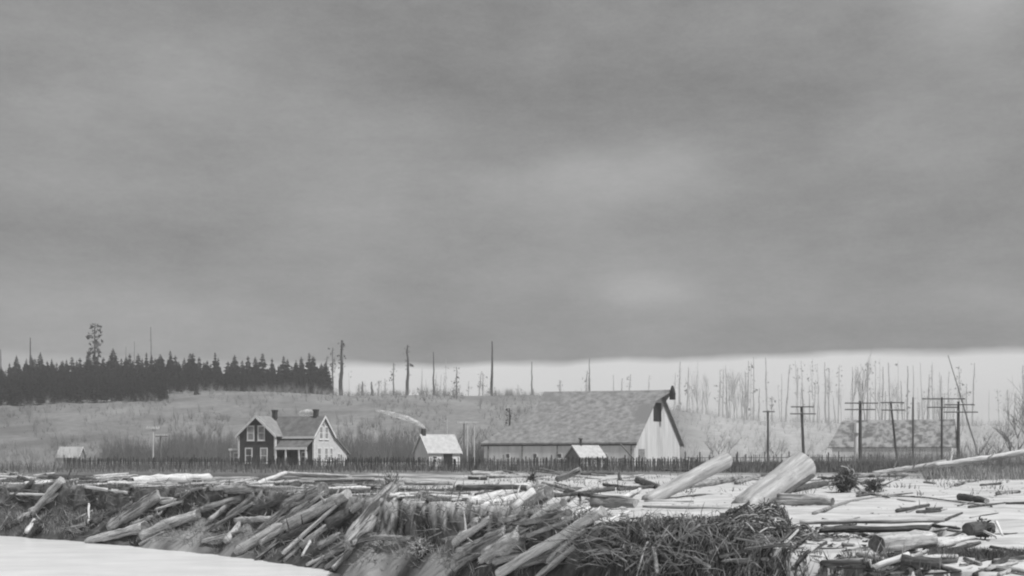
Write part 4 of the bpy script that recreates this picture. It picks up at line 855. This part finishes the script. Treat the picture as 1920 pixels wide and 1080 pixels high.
def rightf(rs):
    px_ = rs.gauss(1890, 75); d = rs.gauss(112, 7)
    return (px_, d) if nz(px_*.03, d*.2, 9) > -.15 and px_ > 1730 and d > 96 else None
blades(9000, rightf, (.4, 1.3), (.015, .04), 'grassp', 'rough grey reeds under the bleached trunk at right at right', 'reeds', .25)
def midr(rs):
    px_ = rs.uniform(1740, 1990); d = rs.uniform(22.6, 25.4)
    return (px_, d) if nz(px_*.02, d*.8, 81) > -.12 else None
blades(3800, midr, (.05, .22), (.005, .012), 'grass', 'low dark weeds in a strip on the silt right of the stout broken log', 'weeds')
def edger(rs):
    px_ = rs.uniform(860, 1900); d = rs.uniform(60, 120)
    return (px_, d) if nz(px_*.02, d*.1, 61) > .12 else None
blades(5000, edger, (.1, .4), (.015, .03), 'grass', 'thin dark weeds poking through the far silt', 'silt_weeds')
def rightm(rs): return rs.uniform(1600, 2000), rs.uniform(150, 210)
mb = MB(); rs = random.Random(5)
for i in range(420):
    q = on(*rightm(rs)); shrub(mb, q, rs.uniform(1.5, 4.2), rs.uniform(.6, 1.6), 9, rs)
for i in range(160):
    q = on(rs.uniform(1520, 1740), rs.uniform(172, 188)); shrub(mb, q, rs.uniform(1.2, 2.6), rs.uniform(.8, 1.4), 18, rs)
tag(mb.build('roadside_brush', M['snagm']), 'grey leafless scrub around the feet of the telegraph poles', 'brush', kind='stuff')
mb = MB(); rs = random.Random(8)
for i in range(1500):
    px_ = rs.uniform(880, 1990); d = rs.uniform(interp(EDGE, px_)+.3, 95)**1.0; q = on(px_, d)
    if nz(px_*.02, d*.15, 71) < 0: continue
    r_ = rs.uniform(.008, .035)*(.5+d/60); vs_ = [q+Vector((rs.uniform(-1, 1)*r_*2.2, rs.uniform(-1, 1)*r_*1.5, rs.uniform(-.1, 1)*r_)) for _ in range(6)]; mb.add(vs_, [(0, 1, 2), (0, 2, 3), (0, 3, 4), (1, 2, 5), (3, 4, 5), (0, 4, 5), (2, 3, 5)])
for i in range(1600):
    px_ = rs.uniform(1100, 1640); d = rs.uniform(23, 36); q = on(px_, d)
    if mound(px_, d) < .02 and rs.random() < .8: continue
    r_ = rs.uniform(.01, .05); vs_ = [q+Vector((rs.uniform(-1, 1)*r_*2, rs.uniform(-1, 1)*r_*2, rs.uniform(-.1, 1.6)*r_)) for _ in range(6)]; mb.add(vs_, [(0, 1, 2), (0, 2, 3), (0, 3, 4), (1, 2, 5), (3, 4, 5), (0, 4, 5), (2, 3, 5)])
tag(mb.build('silt_debris', M['root']), 'specks of bark and pebbles strewn over the pale silt', 'debris', kind='stuff')
# twigs strewn through the piles
mb = MB(); rs = random.Random(77)
def twig_at(px_, py_, l_, r_):
    d = hit(px_, py_); p = P(px_, py_, d)+Vector((0, 0, rs.uniform(0, .25))); a = rs.uniform(0, 6.28); dv = Vector((math.cos(a), math.sin(a)*.6, rs.uniform(-.1, .5))).normalized(); pts = [p]
    for i in range(3): dv = (dv+Vector((rs.gauss(0, .25), rs.gauss(0, .25), rs.gauss(0, .25)))).normalized(); pts.append(pts[-1]+dv*l_/3)
    mb.tube(pts, [r_, r_*.8, r_*.6, r_*.25], 4, caps=False)
for i in range(2000):
    x_ = rs.uniform(0, 1180); e0, e1 = crest(x_)[0], face(x_)[1]; y_ = rs.uniform(e0+5, max(e0+10, min(1075, e1)))
    twig_at(x_, y_, rs.uniform(.3, 1.5), rs.uniform(.006, .03))
for i in range(260): twig_at(rs.uniform(1100, 1400), rs.uniform(985, 1078), rs.uniform(.3, 1.2), rs.uniform(.006, .018))
tag(mb.build('twig_litter', M['twig']), 'broken twigs and bark strewn through the log jam', 'twigs', kind='stuff')

# ------------------------------------------------------------ smoke
def smoke(pts, rads, dens, label, seed):
    q = Vector(pts[0]); m_ = MB(); fine = []; fr_ = []
    for i in range(len(pts)-1):
        for k_ in range(5): t_ = k_/5; fine.append(Vector(pts[i]).lerp(Vector(pts[i+1]), t_)-q); fr_.append(rads[i]+(rads[i+1]-rads[i])*t_)
    fine.append(Vector(pts[-1])-q); fr_.append(rads[-1]*.5); m_.tube(fine, fr_, 14, jit=.15, seed=seed)
    mm = mat('chimney_smoke', .8, .9, 1.0, seed=False); t = mm.node_tree; n = t.nodes; l = t.links
    tr = n.new('ShaderNodeBsdfTransparent'); mx = n.new('ShaderNodeMixShader'); tc = n.new('ShaderNodeTexCoord'); tx = n.new('ShaderNodeTexNoise'); tx.inputs['Scale'].default_value = 1.1; tx.inputs['Detail'].default_value = 6
    l.new(tc.outputs['Object'], tx.inputs['Vector']); mr = n.new('ShaderNodeMapRange'); mr.inputs['From Min'].default_value = .25; mr.inputs['From Max'].default_value = .62; mr.inputs['To Max'].default_value = dens; l.new(tx.outputs['Fac'], mr.inputs['Value'])
    l.new(mr.outputs[0], mx.inputs[0]); l.new(tr.outputs[0], mx.inputs[1]); l.new(n['Principled BSDF'].outputs[0], mx.inputs[2]); l.new(mx.outputs[0], n['Material Output'].inputs['Surface'])
    o = m_.build('smoke', mm, None, True); o.location = q; tag(o, label, 'smoke', kind='stuff')
smoke([P(797, 803, 199), P(787, 795, 199.5), P(765, 785, 201), P(735, 776, 203), P(705, 769, 205)], [.16, .32, .42, .36, .12], .5, 'white smoke trailing left from the cottage chimney', 3)
smoke([P(590, 772, 203), P(578, 775, 204), P(560, 776, 205)], [.3, .7, .4], .5, 'short white puff of smoke behind the farmhouse right chimney', 5)
# ------------------------------------------------------------ haze
b = MB(); b.box(-1300, 1300, -70, 1560, -6.8, 62)
hm = bpy.data.materials.new('haze'); hm.use_nodes = True; t = hm.node_tree; t.nodes.remove(t.nodes['Principled BSDF'])
pv = t.nodes.new('ShaderNodeVolumePrincipled'); pv.inputs['Color'].default_value = (.9, .9, .9, 1); pv.inputs['Density'].default_value = .00045; t.links.new(pv.outputs[0], t.nodes['Material Output'].inputs['Volume'])
hz_o = b.build('haze', hm); tag(hz_o, kind='stuff'); hz_o['label'] = 'thin pale haze over the whole valley'; hz_o['category'] = 'haze'
